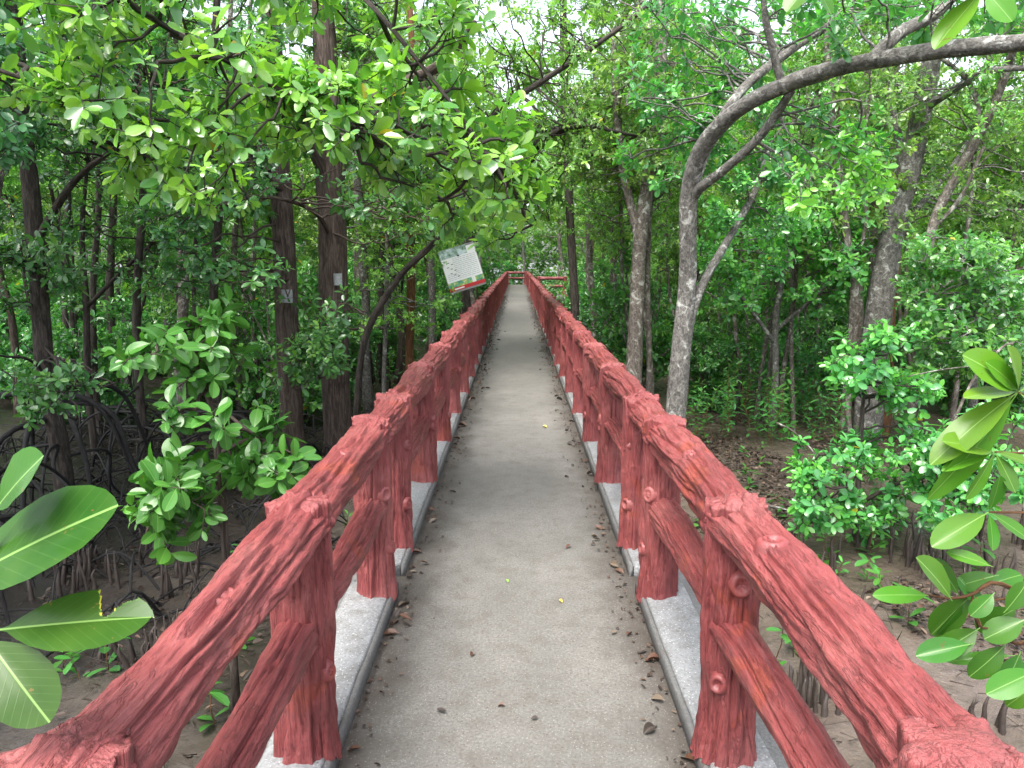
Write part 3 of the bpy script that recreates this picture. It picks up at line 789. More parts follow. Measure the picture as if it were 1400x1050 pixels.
for q, (x, D, h, lab) in enumerate([(190, 8.6, 1.1, 'dark mangrove on thin stilt roots behind the left shrub'), (295, 8.0, 1.0, 'dark slender mangrove on stilt roots beside the white-patched trunk'), (-40, 5.4, 1.2, 'dark mangrove on stilt roots half outside the left edge'), (130, 10.5, 1.2, 'dark mangrove on stilt roots farthest back on the left')]):
    tree('prop_root_mangrove', lab, [(x, 520, D), (x - 3, 400, D), (x + 6, 250, D), (x - 2, 100, D), (x + 5, -60, D)], [.055, .05, .045, .04, .035], M['bark_dark'], (), M['leaf_deep'],
         [(10, x - 130, x + 130, -80, 260, D - 1.2, D + .8)], seed=30 + q, L=.11, tone=.4, roots=[(.4, h, .5, 1.3, 9, .018), (.2, .5, .3, .7, 6, .013)])
tree('leaning_tree', 'dark slanting tree leaning over the walkway behind the sign', [(488, 560, 10.5), (500, 460, 10.5), (545, 380, 10.4), (598, 325, 10.3), (640, 250, 10.2), (672, 160, 10.1), (735, 115, 10.0), (800, 72, 9.9), (880, 12, 9.8), (950, -60, 9.7)],
     [.06, .052, .048, .045, .044, .042, .04, .034, .028, .022], M['bark_dark'], [([(640, 250, 10.2), (730, 196, 10.6), (790, 172, 10.8), (870, 186, 11)], [.045, .04, .03, .02]), ([(598, 325, 10.3), (560, 290, 10.2), (520, 250, 10)], [.04, .02])],
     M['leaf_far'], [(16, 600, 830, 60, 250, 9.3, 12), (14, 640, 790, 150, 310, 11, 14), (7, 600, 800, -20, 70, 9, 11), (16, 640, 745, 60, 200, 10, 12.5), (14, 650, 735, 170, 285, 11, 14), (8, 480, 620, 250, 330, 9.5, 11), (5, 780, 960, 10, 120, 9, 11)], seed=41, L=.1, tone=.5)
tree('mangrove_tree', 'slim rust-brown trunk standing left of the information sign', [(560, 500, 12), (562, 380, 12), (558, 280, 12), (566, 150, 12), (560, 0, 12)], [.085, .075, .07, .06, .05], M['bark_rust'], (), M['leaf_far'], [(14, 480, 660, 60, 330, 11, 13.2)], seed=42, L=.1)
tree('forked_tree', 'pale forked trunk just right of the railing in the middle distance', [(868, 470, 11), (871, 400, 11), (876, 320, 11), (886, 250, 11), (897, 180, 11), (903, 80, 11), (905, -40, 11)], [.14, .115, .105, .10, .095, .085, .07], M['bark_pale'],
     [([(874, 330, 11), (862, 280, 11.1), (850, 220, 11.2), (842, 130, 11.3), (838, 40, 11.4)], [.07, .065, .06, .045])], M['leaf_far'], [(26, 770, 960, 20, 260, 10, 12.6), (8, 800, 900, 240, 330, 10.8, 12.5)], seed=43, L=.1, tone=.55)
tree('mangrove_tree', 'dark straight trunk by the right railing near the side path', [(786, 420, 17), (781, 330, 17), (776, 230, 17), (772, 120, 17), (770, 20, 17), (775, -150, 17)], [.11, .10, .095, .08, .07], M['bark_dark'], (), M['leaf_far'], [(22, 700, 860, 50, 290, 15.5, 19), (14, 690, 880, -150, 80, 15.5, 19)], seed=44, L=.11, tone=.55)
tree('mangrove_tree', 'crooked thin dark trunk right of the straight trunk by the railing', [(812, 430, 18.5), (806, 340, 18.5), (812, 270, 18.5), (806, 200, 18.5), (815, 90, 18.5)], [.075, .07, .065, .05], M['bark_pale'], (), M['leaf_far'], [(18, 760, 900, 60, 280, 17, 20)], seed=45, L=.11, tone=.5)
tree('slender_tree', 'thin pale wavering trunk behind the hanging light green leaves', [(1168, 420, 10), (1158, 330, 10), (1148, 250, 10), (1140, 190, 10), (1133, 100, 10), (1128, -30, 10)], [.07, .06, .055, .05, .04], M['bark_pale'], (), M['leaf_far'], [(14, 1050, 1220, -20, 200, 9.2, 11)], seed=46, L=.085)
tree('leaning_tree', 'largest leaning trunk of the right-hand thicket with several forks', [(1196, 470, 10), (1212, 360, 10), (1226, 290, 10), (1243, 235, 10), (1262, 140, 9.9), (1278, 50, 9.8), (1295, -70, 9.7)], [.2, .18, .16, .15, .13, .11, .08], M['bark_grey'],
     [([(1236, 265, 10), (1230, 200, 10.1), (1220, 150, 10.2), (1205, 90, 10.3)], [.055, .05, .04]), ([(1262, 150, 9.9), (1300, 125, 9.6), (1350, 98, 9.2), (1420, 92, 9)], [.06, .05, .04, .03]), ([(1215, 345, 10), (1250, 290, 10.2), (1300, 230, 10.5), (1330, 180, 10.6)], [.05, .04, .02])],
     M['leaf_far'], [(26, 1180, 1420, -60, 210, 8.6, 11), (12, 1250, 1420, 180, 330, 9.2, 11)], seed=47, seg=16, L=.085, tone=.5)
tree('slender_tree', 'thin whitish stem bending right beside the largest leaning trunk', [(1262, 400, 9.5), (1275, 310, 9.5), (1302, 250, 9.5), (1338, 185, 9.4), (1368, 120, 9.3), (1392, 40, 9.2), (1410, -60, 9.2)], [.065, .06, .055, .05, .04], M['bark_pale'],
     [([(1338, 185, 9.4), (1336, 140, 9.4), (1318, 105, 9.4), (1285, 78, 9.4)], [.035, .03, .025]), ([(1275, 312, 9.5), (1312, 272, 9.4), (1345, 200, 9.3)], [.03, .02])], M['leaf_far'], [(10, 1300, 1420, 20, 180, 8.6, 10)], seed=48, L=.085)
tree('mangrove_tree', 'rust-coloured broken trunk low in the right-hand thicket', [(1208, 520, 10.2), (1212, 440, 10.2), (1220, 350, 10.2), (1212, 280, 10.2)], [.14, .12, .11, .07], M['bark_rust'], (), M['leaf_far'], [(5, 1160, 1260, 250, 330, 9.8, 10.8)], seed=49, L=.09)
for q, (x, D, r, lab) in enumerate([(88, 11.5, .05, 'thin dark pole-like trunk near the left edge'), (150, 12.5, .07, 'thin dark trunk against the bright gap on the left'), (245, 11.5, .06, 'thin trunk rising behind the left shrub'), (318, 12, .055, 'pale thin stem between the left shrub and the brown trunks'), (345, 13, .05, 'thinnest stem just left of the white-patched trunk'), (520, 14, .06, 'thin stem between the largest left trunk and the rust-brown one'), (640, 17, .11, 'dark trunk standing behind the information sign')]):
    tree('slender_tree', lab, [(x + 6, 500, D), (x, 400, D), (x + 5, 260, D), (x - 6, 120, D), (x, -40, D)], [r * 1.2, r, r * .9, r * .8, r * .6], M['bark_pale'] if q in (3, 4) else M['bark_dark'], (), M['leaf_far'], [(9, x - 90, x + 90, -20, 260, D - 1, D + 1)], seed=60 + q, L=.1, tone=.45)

# ---- near foliage
tree('overhanging_tree', 'big-leaved bright green branches hanging over the left railing', [(-560, 420, 3.0), (-500, 300, 3.0), (-380, 120, 3.1), (-200, -60, 3.3), (60, -130, 3.6), (300, -160, 3.8)], [.07, .06, .05, .04, .03, .02], M['bark_dark'],
     [([(-300, 20, 3.2), (-120, 60, 3.3), (40, 110, 3.5), (180, 160, 3.6)], [.018, .015, .01, .006]), ([(0, -120, 3.5), (200, 20, 3.5), (360, 110, 3.5), (480, 170, 3.6)], [.018, .015, .01, .006]), ([(300, -160, 3.8), (480, -20, 3.6), (600, 120, 3.5), (680, 230, 3.5)], [.016, .013, .009, .005])],
     M['leaf_bright'], [(15, 370, 650, -120, 215, 2.9, 4.6), (11, 540, 735, 150, 320, 3.1, 5.2), (16, 60, 400, -140, 150, 2.8, 4.8), (7, 165, 300, 180, 275, 3.0, 3.6), (2, 300, 560, 180, 290, 3.4, 5), (5, 600, 735, 240, 335, 3.4, 5), (8, -120, 130, -140, 160, 2.8, 3.8), (5, 300, 480, 100, 260, 3.3, 4.0)],
     seed=70, dens=1.65, L=.104, tone=.74, tl=.2, sl=(.3, .7), ntw=(5, 10), k=7, wl=.22, young=.35, det=2)
sh = tree('leafy_shrub', 'glossy large-leaved shrub beside the left railing', [(300, 640, 3.5), (290, 560, 3.45), (270, 500, 3.4), (250, 450, 3.4)], [.022, .02, .015, .008], M['bark_red'],
     [([(300, 660, 3.5), (250, 650, 3.4), (215, 690, 3.3), (200, 730, 3.25)], [.015, .012, .006]), ([(296, 620, 3.5), (350, 600, 3.5), (400, 620, 3.5)], [.014, .006])],
     M['leaf_shrub'], [(6, 140, 330, 440, 540, 3.0, 3.6), (8, 175, 400, 580, 670, 3.0, 3.6), (7, 185, 310, 660, 760, 2.95, 3.4), (4, 330, 405, 590, 680, 3.3, 3.6), (2, 270, 340, 430, 470, 3.3, 3.6)], cat='shrub', dens=1.35, seed=71,
     L=.125, tone=.5, tl=.13, sl=(.18, .36), ntw=(3, 6), k=6, wl=.235, det=3, young=.15, spread=(45, 90))
tree('leafy_shrub', 'bushy small-leaved shrub in the mud right of the walkway', [(1172, 700, 6.3), (1175, 620, 6.3), (1180, 550, 6.3), (1185, 490, 6.3)], [.03, .025, .02, .01], M['bark_dark'],
     [([(1172, 705, 6.3), (1130, 680, 6.0), (1095, 660, 5.8)], [.02, .015, .006]), ([(1173, 690, 6.3), (1230, 660, 6.0), (1300, 650, 5.8), (1370, 660, 5.7)], [.02, .016, .006])],
     M['leaf_mid'], [(16, 1130, 1280, 455, 610, 5.8, 6.9), (22, 1085, 1300, 600, 730, 5.4, 6.6), (14, 1280, 1420, 560, 720, 5.2, 6.4)], cat='shrub', dens=2.0, seed=72, L=.1, tone=.62, tl=.14, sl=(.25, .5), ntw=(6, 10), k=6, wl=.25)
tree('leafy_shrub', 'broad dense bush under the arching branch, right of its trunk', [(1060, 520, 10.4), (1060, 440, 10.4), (1070, 380, 10.4), (1080, 320, 10.4)], [.06, .05, .04, .02], M['bark_grey'],
     [([(1060, 470, 10.4), (1010, 400, 10.2), (980, 350, 10)], [.03, .02]), ([(1062, 450, 10.4), (1120, 400, 10.2), (1160, 350, 10)], [.03, .02])],
     M['leaf_mid'], [(44, 955, 1190, 275, 420, 9.2, 11.5)], cat='shrub', dens=3.2, seed=73, L=.105, tone=.7, tl=.2, sl=(.4, .8), wl=.25)
tree('leafy_shrub', 'dense bush at the right edge below the leaning trunks', [(1330, 560, 9), (1330, 480, 9), (1330, 420, 9), (1335, 350, 9)], [.05, .05, .04, .02], M['bark_grey'], (),
     M['leaf_mid'], [(44, 1230, 1440, 330, 520, 7.8, 9.8)], cat='shrub', dens=2.8, seed=74, L=.105, tone=.62, tl=.2, sl=(.4, .8), wl=.25)

tree('leafy_shrub', 'tall fine-leaved bush among the thin trunks far left', [(120, 520, 9.2), (118, 420, 9.2), (112, 320, 9.2), (120, 220, 9.2)], [.05, .045, .035, .02], M['bark_dark'], [([(118, 420, 9.2), (200, 340, 9), (270, 290, 9)], [.03, .012]), ([(116, 400, 9.2), (50, 320, 9), (0, 270, 9)], [.03, .012])],
     M['leaf_deep'], [(22, -30, 330, 160, 300, 8.2, 10.4), (20, -30, 300, 290, 420, 8.2, 10.2)], cat='shrub', dens=2.0, seed=75, L=.085, tone=.5, tl=.2, sl=(.4, .8), wl=.25)
tree('leafy_shrub', 'fine-leaved bush between the brown trunks and the sign', [(525, 520, 11.5), (528, 430, 11.5), (530, 360, 11.5), (528, 320, 11.5)], [.04, .035, .03, .02], M['bark_grey'], (),
     M['leaf_far'], [(22, 485, 625, 300, 450, 10.8, 12.6)], cat='shrub', dens=1.8, seed=76, L=.085, tone=.68, tl=.2, sl=(.3, .6), wl=.25)
def leaf_px(lst, b, t, Db, Dt, hw, face=(0, -.55, .75), droop=.12, fold=.22, rnd=.4):
    b3, t3 = P(*b, Db), P(*t, Dt); v = t3 - b3; L = np.linalg.norm(v); v = v / L
    n = np.array(face, float); n = n - v * n.dot(v); n /= np.linalg.norm(n)
    lst.append((b3, v, n, L, L * hw, droop, fold, rnd))
def leaves_object(lst, mat_, root, name='leaf', notch=None):
    for q, (b3, v, n, L, W, dr, fo, rn) in enumerate(lst):
        G = Geo()
        if notch != q:
            leaf_field(G, b3[None], v[None], n[None], L, W, 3, np.array([rn]), dr, fo)
        else:
            T, _ = TPL[3]; nc = 7; us = T[::nc, 0]; ws = T[nc - 1::nc, 1]; nu, nv = 121, 41
            u = np.linspace(0, 1, nu); cs = np.linspace(-1, 1, nv)
            uu = np.repeat(u, nv); cc = np.tile(cs, nu); vv = cc * np.interp(uu, us, ws)
            sd = np.cross(n, v); nn = np.cross(v, sd)
            wob = .05 * (fbm(uu * 16, cc * 5, 0 * uu, 91, 3) - .5)
            dist = np.maximum(np.abs(uu + wob - .705 - .06 * cc) - .085 * np.clip((cc - .1) * 1.6, 0, 1.2), .12 - cc + 2 * wob)
            Vv = b3 + (L * uu)[:, None] * v + (W * vv)[:, None] * sd + (fo * W * np.abs(vv) - dr * L * uu ** 2 - .25 * W * np.clip(uu - .7, 0, 1) * (cc > 0) * 2)[:, None] * nn
            i = np.arange(nu - 1)[:, None] * nv; jx = np.arange(nv - 1)[None]
            qd = np.stack([i + jx, i + nv + jx, i + nv + jx + 1, i + jx + 1], -1).reshape(-1, 4)[:, ::-1]
            qd = qd[dist[qd].min(1) > 0]
            uv = np.stack([uu, vv, np.full(len(uu), 3.0)], 1)
            G.add(Vv, qd, None, np.where(dist < .018, 1.0, rn), uv)
        G.build(name, mat_, root)

def blade(ns=40, nc=15): pass
lst = []
leaf_px(lst, (-8, 700), (46, 621), .92, .90, .34, (.2, -.5, .8), .1, .2, .62)
leaf_px(lst, (-75, 808), (137, 680), .92, .90, .235, (.1, -.55, .75), .10, .16, .40)
leaf_px(lst, (-10, 862), (199, 838), .92, .90, .185, (0, -.62, .7), .06, .14, .36)
leaf_px(lst, (-22, 868), (62, 985), .92, .86, .27, (-.1, -.5, .8), .10, .16, .5)
leaf_px(lst, (-30, 850), (-130, 900), .92, .88, .24, (0, -.5, .8), .1, .2, .4)
leaf_px(lst, (-30, 840), (-120, 730), .92, .92, .24, (0, -.5, .8), .1, .2, .5)
b0 = P(-28, 858, .93)
root = empty('leafy_branch', b0, 'close-up branch of huge glossy leaves at the left edge', 'branch')
G = Geo(); tube(G, catmull([P(-420, 1010, 1.2), P(-240, 930, 1.05), P(-110, 885, .96), b0, P(-10, 830, .93), P(-8, 700, .92)], 24), [.012, .010, .008, .007, .005, .003], 10, .5, .08, 4)
sb = G.build('stem', M['bark_red'], root)
leaves_object(lst, M['leaf_glossy'], root, 'leaf', 2)

lst = []
DA = 1.62
A1, A2, A3, A4 = (1392, 536), (1360, 618), (1352, 700), (1336, 822)
for (b, t, hw, rn, fc, dr) in [
    (A1, (1338, 482), .25, .80, (-.3, -.7, .6), .2), (A1, (1392, 476), .25, .85, (.2, -.7, .6), .15), (A1, (1322, 536), .15, .95, (0, -.4, .9), .1), (A1, (1365, 495), .2, .7, (-.1, -.8, .5), .2),
    (A1, (1274, 618), .14, .72, (-.2, -.5, .8), .2), (A1, (1284, 690), .13, .66, (.6, -.6, .4), .1), (A1, (1450, 580), .2, .7, (0, -.5, .8), .1), (A1, (1460, 500), .22, .8, (0, -.5, .8), .1),
    (A2, (1296, 598), .20, .80, (0, -.6, .8), .1), (A2, (1328, 684), .15, .6, (.5, -.7, .3), .1), (A2, (1296, 632), .11, .75, (0, -.5, .8), .2), (A2, (1412, 632), .2, .6, (0, -.5, .8), .1), (A2, (1392, 672), .2, .5, (0, -.8, .5), .1),
    (A3, (1278, 742), .20, .62, (0, -.6, .8), .12), (A3, (1362, 752), .22, .5, (.3, -.7, .5), .1), (A3, (1410, 735), .22, .5, (0, -.5, .8), .1), (A3, (1372, 655), .2, .55, (0, -.7, .6), .1)]:
    leaf_px(lst, b, t, DA, DA - .05, hw, fc, dr, .22, rn)
rs_ = np.random.default_rng(31)
for (b, t, hw, rn) in [((1272, 814), (1202, 811), .17, .66), ((1302, 822), (1267, 762), .26, .56), ((1312, 816), (1284, 766), .2, .3), ((1358, 775), (1300, 752), .18, .62), ((1366, 786), (1306, 800), .26, .4), ((1330, 812), (1272, 868), .25, .42), ((1318, 822), (1286, 872), .27, .36), ((1340, 858), (1284, 896), .27, .5),
                       ((1330, 880), (1256, 894), .24, .38), ((1388, 896), (1302, 900), .11, .6), ((1392, 830), (1336, 862), .32, .4), ((1404, 846), (1346, 872), .32, .45), ((1352, 800), (1398, 782), .3, .4), ((1372, 838), (1408, 800), .3, .35), ((1345, 835), (1318, 790), .25, .3), ((1376, 880), (1330, 928), .26, .3), ((1396, 890), (1372, 946), .28, .36), ((1420, 915), (1352, 948), .24, .55), ((1420, 930), (1380, 968), .28, .6), ((1352, 850), (1398, 862), .28, .3), ((1360, 810), (1330, 842), .3, .34)]:
    leaf_px(lst, b, t, *(lambda d: (d, d + rs_.uniform(-.025, .025)))(DA + rs_.uniform(-.06, .06)), hw * .92, (rs_.normal(0, .3), -.65, .65 + rs_.normal(0, .15)), rs_.uniform(.05, .25), rs_.uniform(.12, .35), rn)
B1 = (1408, 905)
b0 = P(1480, 760, DA)
root = empty('leafy_branch', b0, 'close-up light green leafy branches at the right edge', 'branch')
for pts in ([(1400, 812), (1358, 796), (1330, 812), (1302, 818), (1270, 814)], [(1420, 870), (1390, 880), (1366, 862), (1340, 858)], [(1340, 858), (1330, 830), (1330, 812)], [(1640, 700), (1500, 600), A1], [(1560, 660), (1450, 625), A2], [(1600, 740), (1450, 705), A3], [(1600, 830), (1450, 815), A4], [(1600, 960), (1480, 920), B1]):
    G = Geo(); tube(G, catmull([P(x, y, DA) for x, y in pts], 12), [.006, .004, .0025], 8, .5, .05, 3); G.build('stem', M['bark_rust'], root)
G = Geo(); tube(G, catmull([P(1600, 980, DA), P(1610, 830, DA), P(1590, 690, DA), P(1640, 560, DA)], 14), [.012, .008], 8, .5, .1, 3); G.build('main_stem', M['bark_dark'], root)
leaves_object(lst, M['leaf_lime'], root)
lst = []
for (t, hw, rn, fc) in [((1278, 58), .16, .8, (-.5, -.6, .3)), ((1385, 26), .26, .7, (0, -.8, -.3)), ((1300, -50), .25, .7, (0, -.6, .6)), ((1450, -20), .25, .7, (0, -.6, .6)), ((1230, -30), .22, .75, (0, -.6, .6))]:
    leaf_px(lst, (1345, -14), t, 1.5, 1.46, hw, fc, .1, .2, rn)
leaf_px(lst, (1110, -25), (1075, 12), 1.9, 1.88, .3, (0, -.5, .8), .1, .2, .6); leaf_px(lst, (1110, -25), (1140, 15), 1.9, 1.88, .28, (0, -.5, .8), .1, .2, .55)
root = empty('leafy_branch', P(1345, -14, 1.5), 'close-up leaves hanging into the top right corner', 'branch')
G = Geo(); tube(G, catmull([P(1600, -220, 1.5), P(1460, -90, 1.5), P(1345, -14, 1.5)], 12), [.007, .003], 8, .5, .05, 3); G.build('stem', M['bark_dark'], root)
G = Geo(); tube(G, catmull([P(1345, -14, 1.5), P(1220, -40, 1.7), P(1110, -25, 1.9)], 12), [.004, .0025], 8, .5, .05, 3); G.build('stem', M['bark_dark'], root)
leaves_object(lst, M['leaf_lime'], root)

# ---- forest prototypes, copied tree by tree
def proto_tree(seed, H, r, nb, R, low, leaf, bark, m=10, ntw=13, L=.125, tone=.5):
    pl = Plant(seed); rs = pl.rs; n = 8
    path = np.zeros((n, 3)); path[:, 2] = np.linspace(-.1, H, n); path[1:, :2] = np.cumsum(rs.normal(0, .03 * H / 3, (n - 1, 2)), 0)
    path = catmull(path, 22); tube(pl.wood, path, [r * 1.25, r, r * .8, r * .25], 9, .5, .15, seed)
    for q in range(nb):
        t = low + (1 - low) * (q + rs.random() * .7) / nb; p = path[int(t * 21)]
        az = q * 2.4 + rs.uniform(-.4, .4); el = radians(rs.uniform(5, 45) + 25 * (t - low))
        ln = R * rs.uniform(.7, 1.15) * (1.05 - .45 * (t - low) / (1 - low))
        d = np.array([cos(az) * cos(el), sin(az) * cos(el), sin(el)])
        e = p + d * ln; bp = catmull(pl.wander(p, e, 6, .12, .04), 10)
        tube(pl.wood, bp, [max(.018, r * .38 * (1.1 - t)), .008], 5, .5, 0, 0, False)
        for k in range(m):
            a = bp[int(rs.uniform(2.5, 9.99))]
            o = nrm((d * .5 + rs.normal(0, .8, 3) * np.array([1, 1, .55]))[None])[0] * rs.uniform(.35, .8)
            pl.spray(a, a + o, ntw, .24, .007, .3)
    pl.flush(6, L, 1, tone=tone, wl=.25, tw=.003)
    root = empty('mangrove_tree', (0, 0, 0)); root['category'] = 'tree'
    pl.wood.build('trunk', bark, root); pl.leaf.build('crown', leaf, root)
    return root
def proto_shrub(seed, H, R, ns, leaf, bark, m=8, ntw=10, L=.115, tone=.5, k=6, name='mangrove_shrub'):
    pl = Plant(seed); rs = pl.rs
    for q in range(ns):
        az = q * 2.4 + rs.uniform(-.4, .4); e = np.array([cos(az) * R * rs.uniform(.3, 1), sin(az) * R * rs.uniform(.3, 1), H * rs.uniform(.6, 1)])
        bp = catmull(pl.wander((cos(az) * .06, sin(az) * .06, -.08), e, 6, .12, .02), 12); tube(pl.wood, bp, [.022, .007], 5, .5, 0, 0, False)
        for kk in range(m):
            a = bp[int(rs.uniform(2.5, 11.9))]; o = nrm((rs.normal(0, 1, 3) * np.array([1, 1, .6]) + np.array([0, 0, .15]))[None])[0] * rs.uniform(.25, .5)
            pl.spray(a, a + o, ntw, .18, .005, .3)
    pl.flush(k, L, 1, tone=tone, wl=.26, tw=.003)
    root = empty(name, (0, 0, 0)); root['category'] = 'shrub'
    pl.wood.build('stem', bark, root); pl.leaf.build('foliage', leaf, root)
    return root
BK = [M['bark_grey'], M['bark_pale'], M['bark_red'], M['bark_pale']]
TALL = [proto_tree(200 + q, [8.5, 9.5, 7.8, 9.0][q], [.085, .10, .07, .09][q], 13, 2.0, .44, M['leaf_far'], BK[q], tone=[.5, .42, .55, .48][q]) for q in range(4)]
LOW = [proto_tree(220 + q, [6.0, 7.0, 5.2, 6.5][q], [.055, .07, .05, .06][q], 14, 1.8, .24, M['leaf_far'], BK[(q + 1) % 4], tone=[.5, .55, .45, .6][q]) for q in range(4)]
SHR = [proto_shrub(240 + q, [1.9, 2.4, 1.5, 2.1][q], [.9, 1.0, .8, 1.1][q], 9, M['leaf_mid'], BK[q], tone=[.5, .6, .45, .55][q]) for q in range(4)]
used = set()
def place(src, x, y, rz, sc, label, group, name=None):
    z = gz(x, y)
    if src.name not in used:
        used.add(src.name); o = src; o.location = (x, y, z); o.rotation_euler = (0, 0, rz); o.scale = (sc,) * 3
    else: o = copy_tree(src, (x, y, z), rz, sc)
    o['label'] = label; o['group'] = group
    return o
OFF = [(-5.2, 4.0), (-6.9, 6.3), (-5.9, 1.6), (-7.6, 3.4), (-8.6, 6.8)]  # unseen trees added beyond the left edge to darken the understorey
placed = [(P(x, 400, D)[0], D, .9) for x, D in ((925, 7.5), (460, 9.5), (395, 9), (60, 7), (190, 8.6), (295, 8), (488, 10.5), (560, 12), (868, 11), (786, 17), (812, 18.5), (1168, 10), (1200, 10), (1262, 9.5), (1060, 10.4), (1330, 9), (632, 13.5))]
rs = np.random.default_rng(77)
def free(x, y, d): return all((x - a) ** 2 + (y - b) ** 2 > max(d, c) ** 2 for a, b, c in placed)
def sky_gap(x, y): return y > 9 and x < 0 and -.72 < x / y < -.49
for q, (x, y) in enumerate(OFF):
    place(TALL[q % 4], x, y, q * 1.7, 1.05, 'unseen tall mangrove added outside the left edge to shade the mud', 'unseen shade mangroves added outside the left edge'); placed.append((x, y, 1))
for q in range(22):
    y = 12 + q * 1.45; s_ = 1 if q % 2 else -1; x = s_ * rs.uniform(2.05, 2.7)
    if 23.5 < y < 28.5 or (s_ > 0 and 30.5 < y < 35.5) or (s_ < 0 and abs(y - 13.5) < 1.3): continue
    lab = 'tall mangrove close to the %s railing with its crown over the walkway' % ('right' if s_ > 0 else 'left')
    place(TALL[q % 4], x, y, rs.uniform(0, 6.28), rs.uniform(.85, 1.0), lab, lab.replace('mangrove', 'mangroves').replace('its crown', 'their crowns')); placed.append((x, y, .9))
ct = 0
for _ in range(6000):
    if ct >= 190: break
    y = rs.uniform(8.5, 50); x = rs.uniform(-1, 1) * (4 + y * .72)
    if y < 45 and abs(x) < (2.3 if y < 34 else 1.8): continue
    if y < 46.8 and abs(x) < 1.6: continue
    if abs(y - 33) < 1.9 and 0 < x < 8: continue
    if x < 0 and y < 10.5: continue
    if x > 0 and y < 11: continue
    if sky_gap(x, y) and rs.random() < .85: continue
    if not free(x, y, 1.75 + .012 * y): continue
    placed.append((x, y, .5)); ct += 1
    side = 'left' if x < 0 else 'right'
    tall = abs(x) < 3.0 or rs.random() < .38
    far = 'in the nearer forest' if y < 20 else 'in the middle of the forest' if y < 34 else 'deep in the forest'
    if y > 45.5 and abs(x) < 4: side = 'end'
    lab = ('tall high-crowned mangrove ' if tall else 'low leafy mangrove ') + far + (' behind the end of the walkway' if side == 'end' else ' %s of the walkway' % side)
    place((TALL if tall else LOW)[int(rs.integers(4))], x, y, rs.uniform(0, 6.28), rs.uniform(.85, 1.15) * min(max(.52 + .022 * y, .72), 1.1), lab, lab.replace('mangrove', 'mangroves'))
# thin bare-stemmed young trees between the others
THIN = [proto_tree(260 + q, [5.5, 6.5, 4.8][q], [.03, .035, .025][q], 7, .9, .5, M['leaf_far'], M['bark_pale'], m=4, ntw=7, L=.11, tone=.55) for q in range(3)]
DTHIN = [proto_tree(270 + q, [5.5, 6.2][q], [.035, .03][q], 7, .9, .5, M['leaf_far'], M['bark_dark'], m=4, ntw=7, L=.11, tone=.5) for q in range(2)]
for q in range(64):
    s = 1 if q % 5 < 3 else -1
    y = rs.uniform(9.5, 20) if s > 0 else rs.uniform(10.5, 22); x = s * (2.0 + rs.random() * y * .55)
    if s < 0 and (x + 1.05) ** 2 + (y - 13) ** 2 < 2: continue
    lab = ('thin pale pole-like young tree on the right of the walkway' if s > 0 else 'thin dark pole-like young tree on the left of the walkway')
    o = place((THIN if s > 0 else DTHIN)[q % (3 if s > 0 else 2)], x, y, rs.uniform(0, 6.28), rs.uniform(.8, 1.15), lab, lab.replace('tree', 'trees'))
    o.rotation_euler[0] = rs.normal(0, .09); o.rotation_euler[1] = rs.normal(0, .09)
ct = 0; sp = []
for _ in range(6000):
    if ct >= 285: break
    y = rs.uniform(9.5, 42) if rs.random() < .8 else rs.uniform(30, 50); x = rs.uniform(-1, 1) * (3 + y * .70)
    if abs(x) < 2.0: continue
    if y > 44.5 and abs(x) < 3: pass
    if abs(y - 33) < 2.2 and 0 < x < 8: continue
    if x > 0 and y < (11.5 if x > 2.6 else 13): continue
    if x < -1 and y < 11: continue
    if (x + 1.05) ** 2 + (y - 13) ** 2 < 4: continue
    if sky_gap(x, y) and rs.random() < .6: continue
    if any((x - a) ** 2 + (y - b) ** 2 < 1.5 for a, b in sp): continue
    sp.append((x, y)); ct += 1
    side = 'left' if x < 0 else 'right'
    far = 'at the near forest edge' if y < 20 else 'in the middle distance' if y < 34 else 'far back'
    lab = 'rounded green mangrove shrub %s on the %s side' % (far, side)
    place(SHR[int(rs.integers(4))], x, y, rs.uniform(0, 6.28), rs.uniform(.8, 1.25), lab, 'shrubs %s on the %s side' % (far, side))
for x, y, h in ((2.3, 29.4, 1.1), (3.5, 30.1, 1.2), (2.9, 35.6, 1.2)):
    place(SHR[int(rs.integers(4))], x, y, rs.uniform(0, 6.28), h, 'green shrub at the corner of the side path', 'shrubs at the side path corner')
for x, y in ((-.9, 48.2), (.8, 48.6), (2.2, 47.6), (-2.4, 47.5)):
    place(SHR[int(rs.integers(4))], x, y, rs.uniform(0, 6.28), 1.2, 'dark shrub filling the forest behind the end railing', 'shrubs behind the end railing')

# ---- far wood that reads as one mass
G = Geo(); rs = np.random.default_rng(9); n = 42000
ang = rs.uniform(-.75, .82, n); R = rs.uniform(52, 64, n)
keep = ~((ang > -.66) & (ang < -.42)) | (rs.random(n) < .10)
ang, R = ang[keep], R[keep]; n = len(ang)
C = np.stack([R * np.sin(ang), R * np.cos(ang), GZ + 13 * rs.random(n) ** .9], 1)
cl = fbm(C[:, 0] * .3, C[:, 1] * .3, C[:, 2] * .5, 8, 3); C = C[cl > .40]; n = len(C)
rosettes(G, C, np.array([0, -.3, 1.0]) + rs.normal(0, .5, (n, 3)), 6, .42, 1, rs, wl=.3, tone=.42)
tag(G.build('far_woods', M['leaf_far']), 'dense green mangrove forest closing the distance', 'forest', kind='stuff')

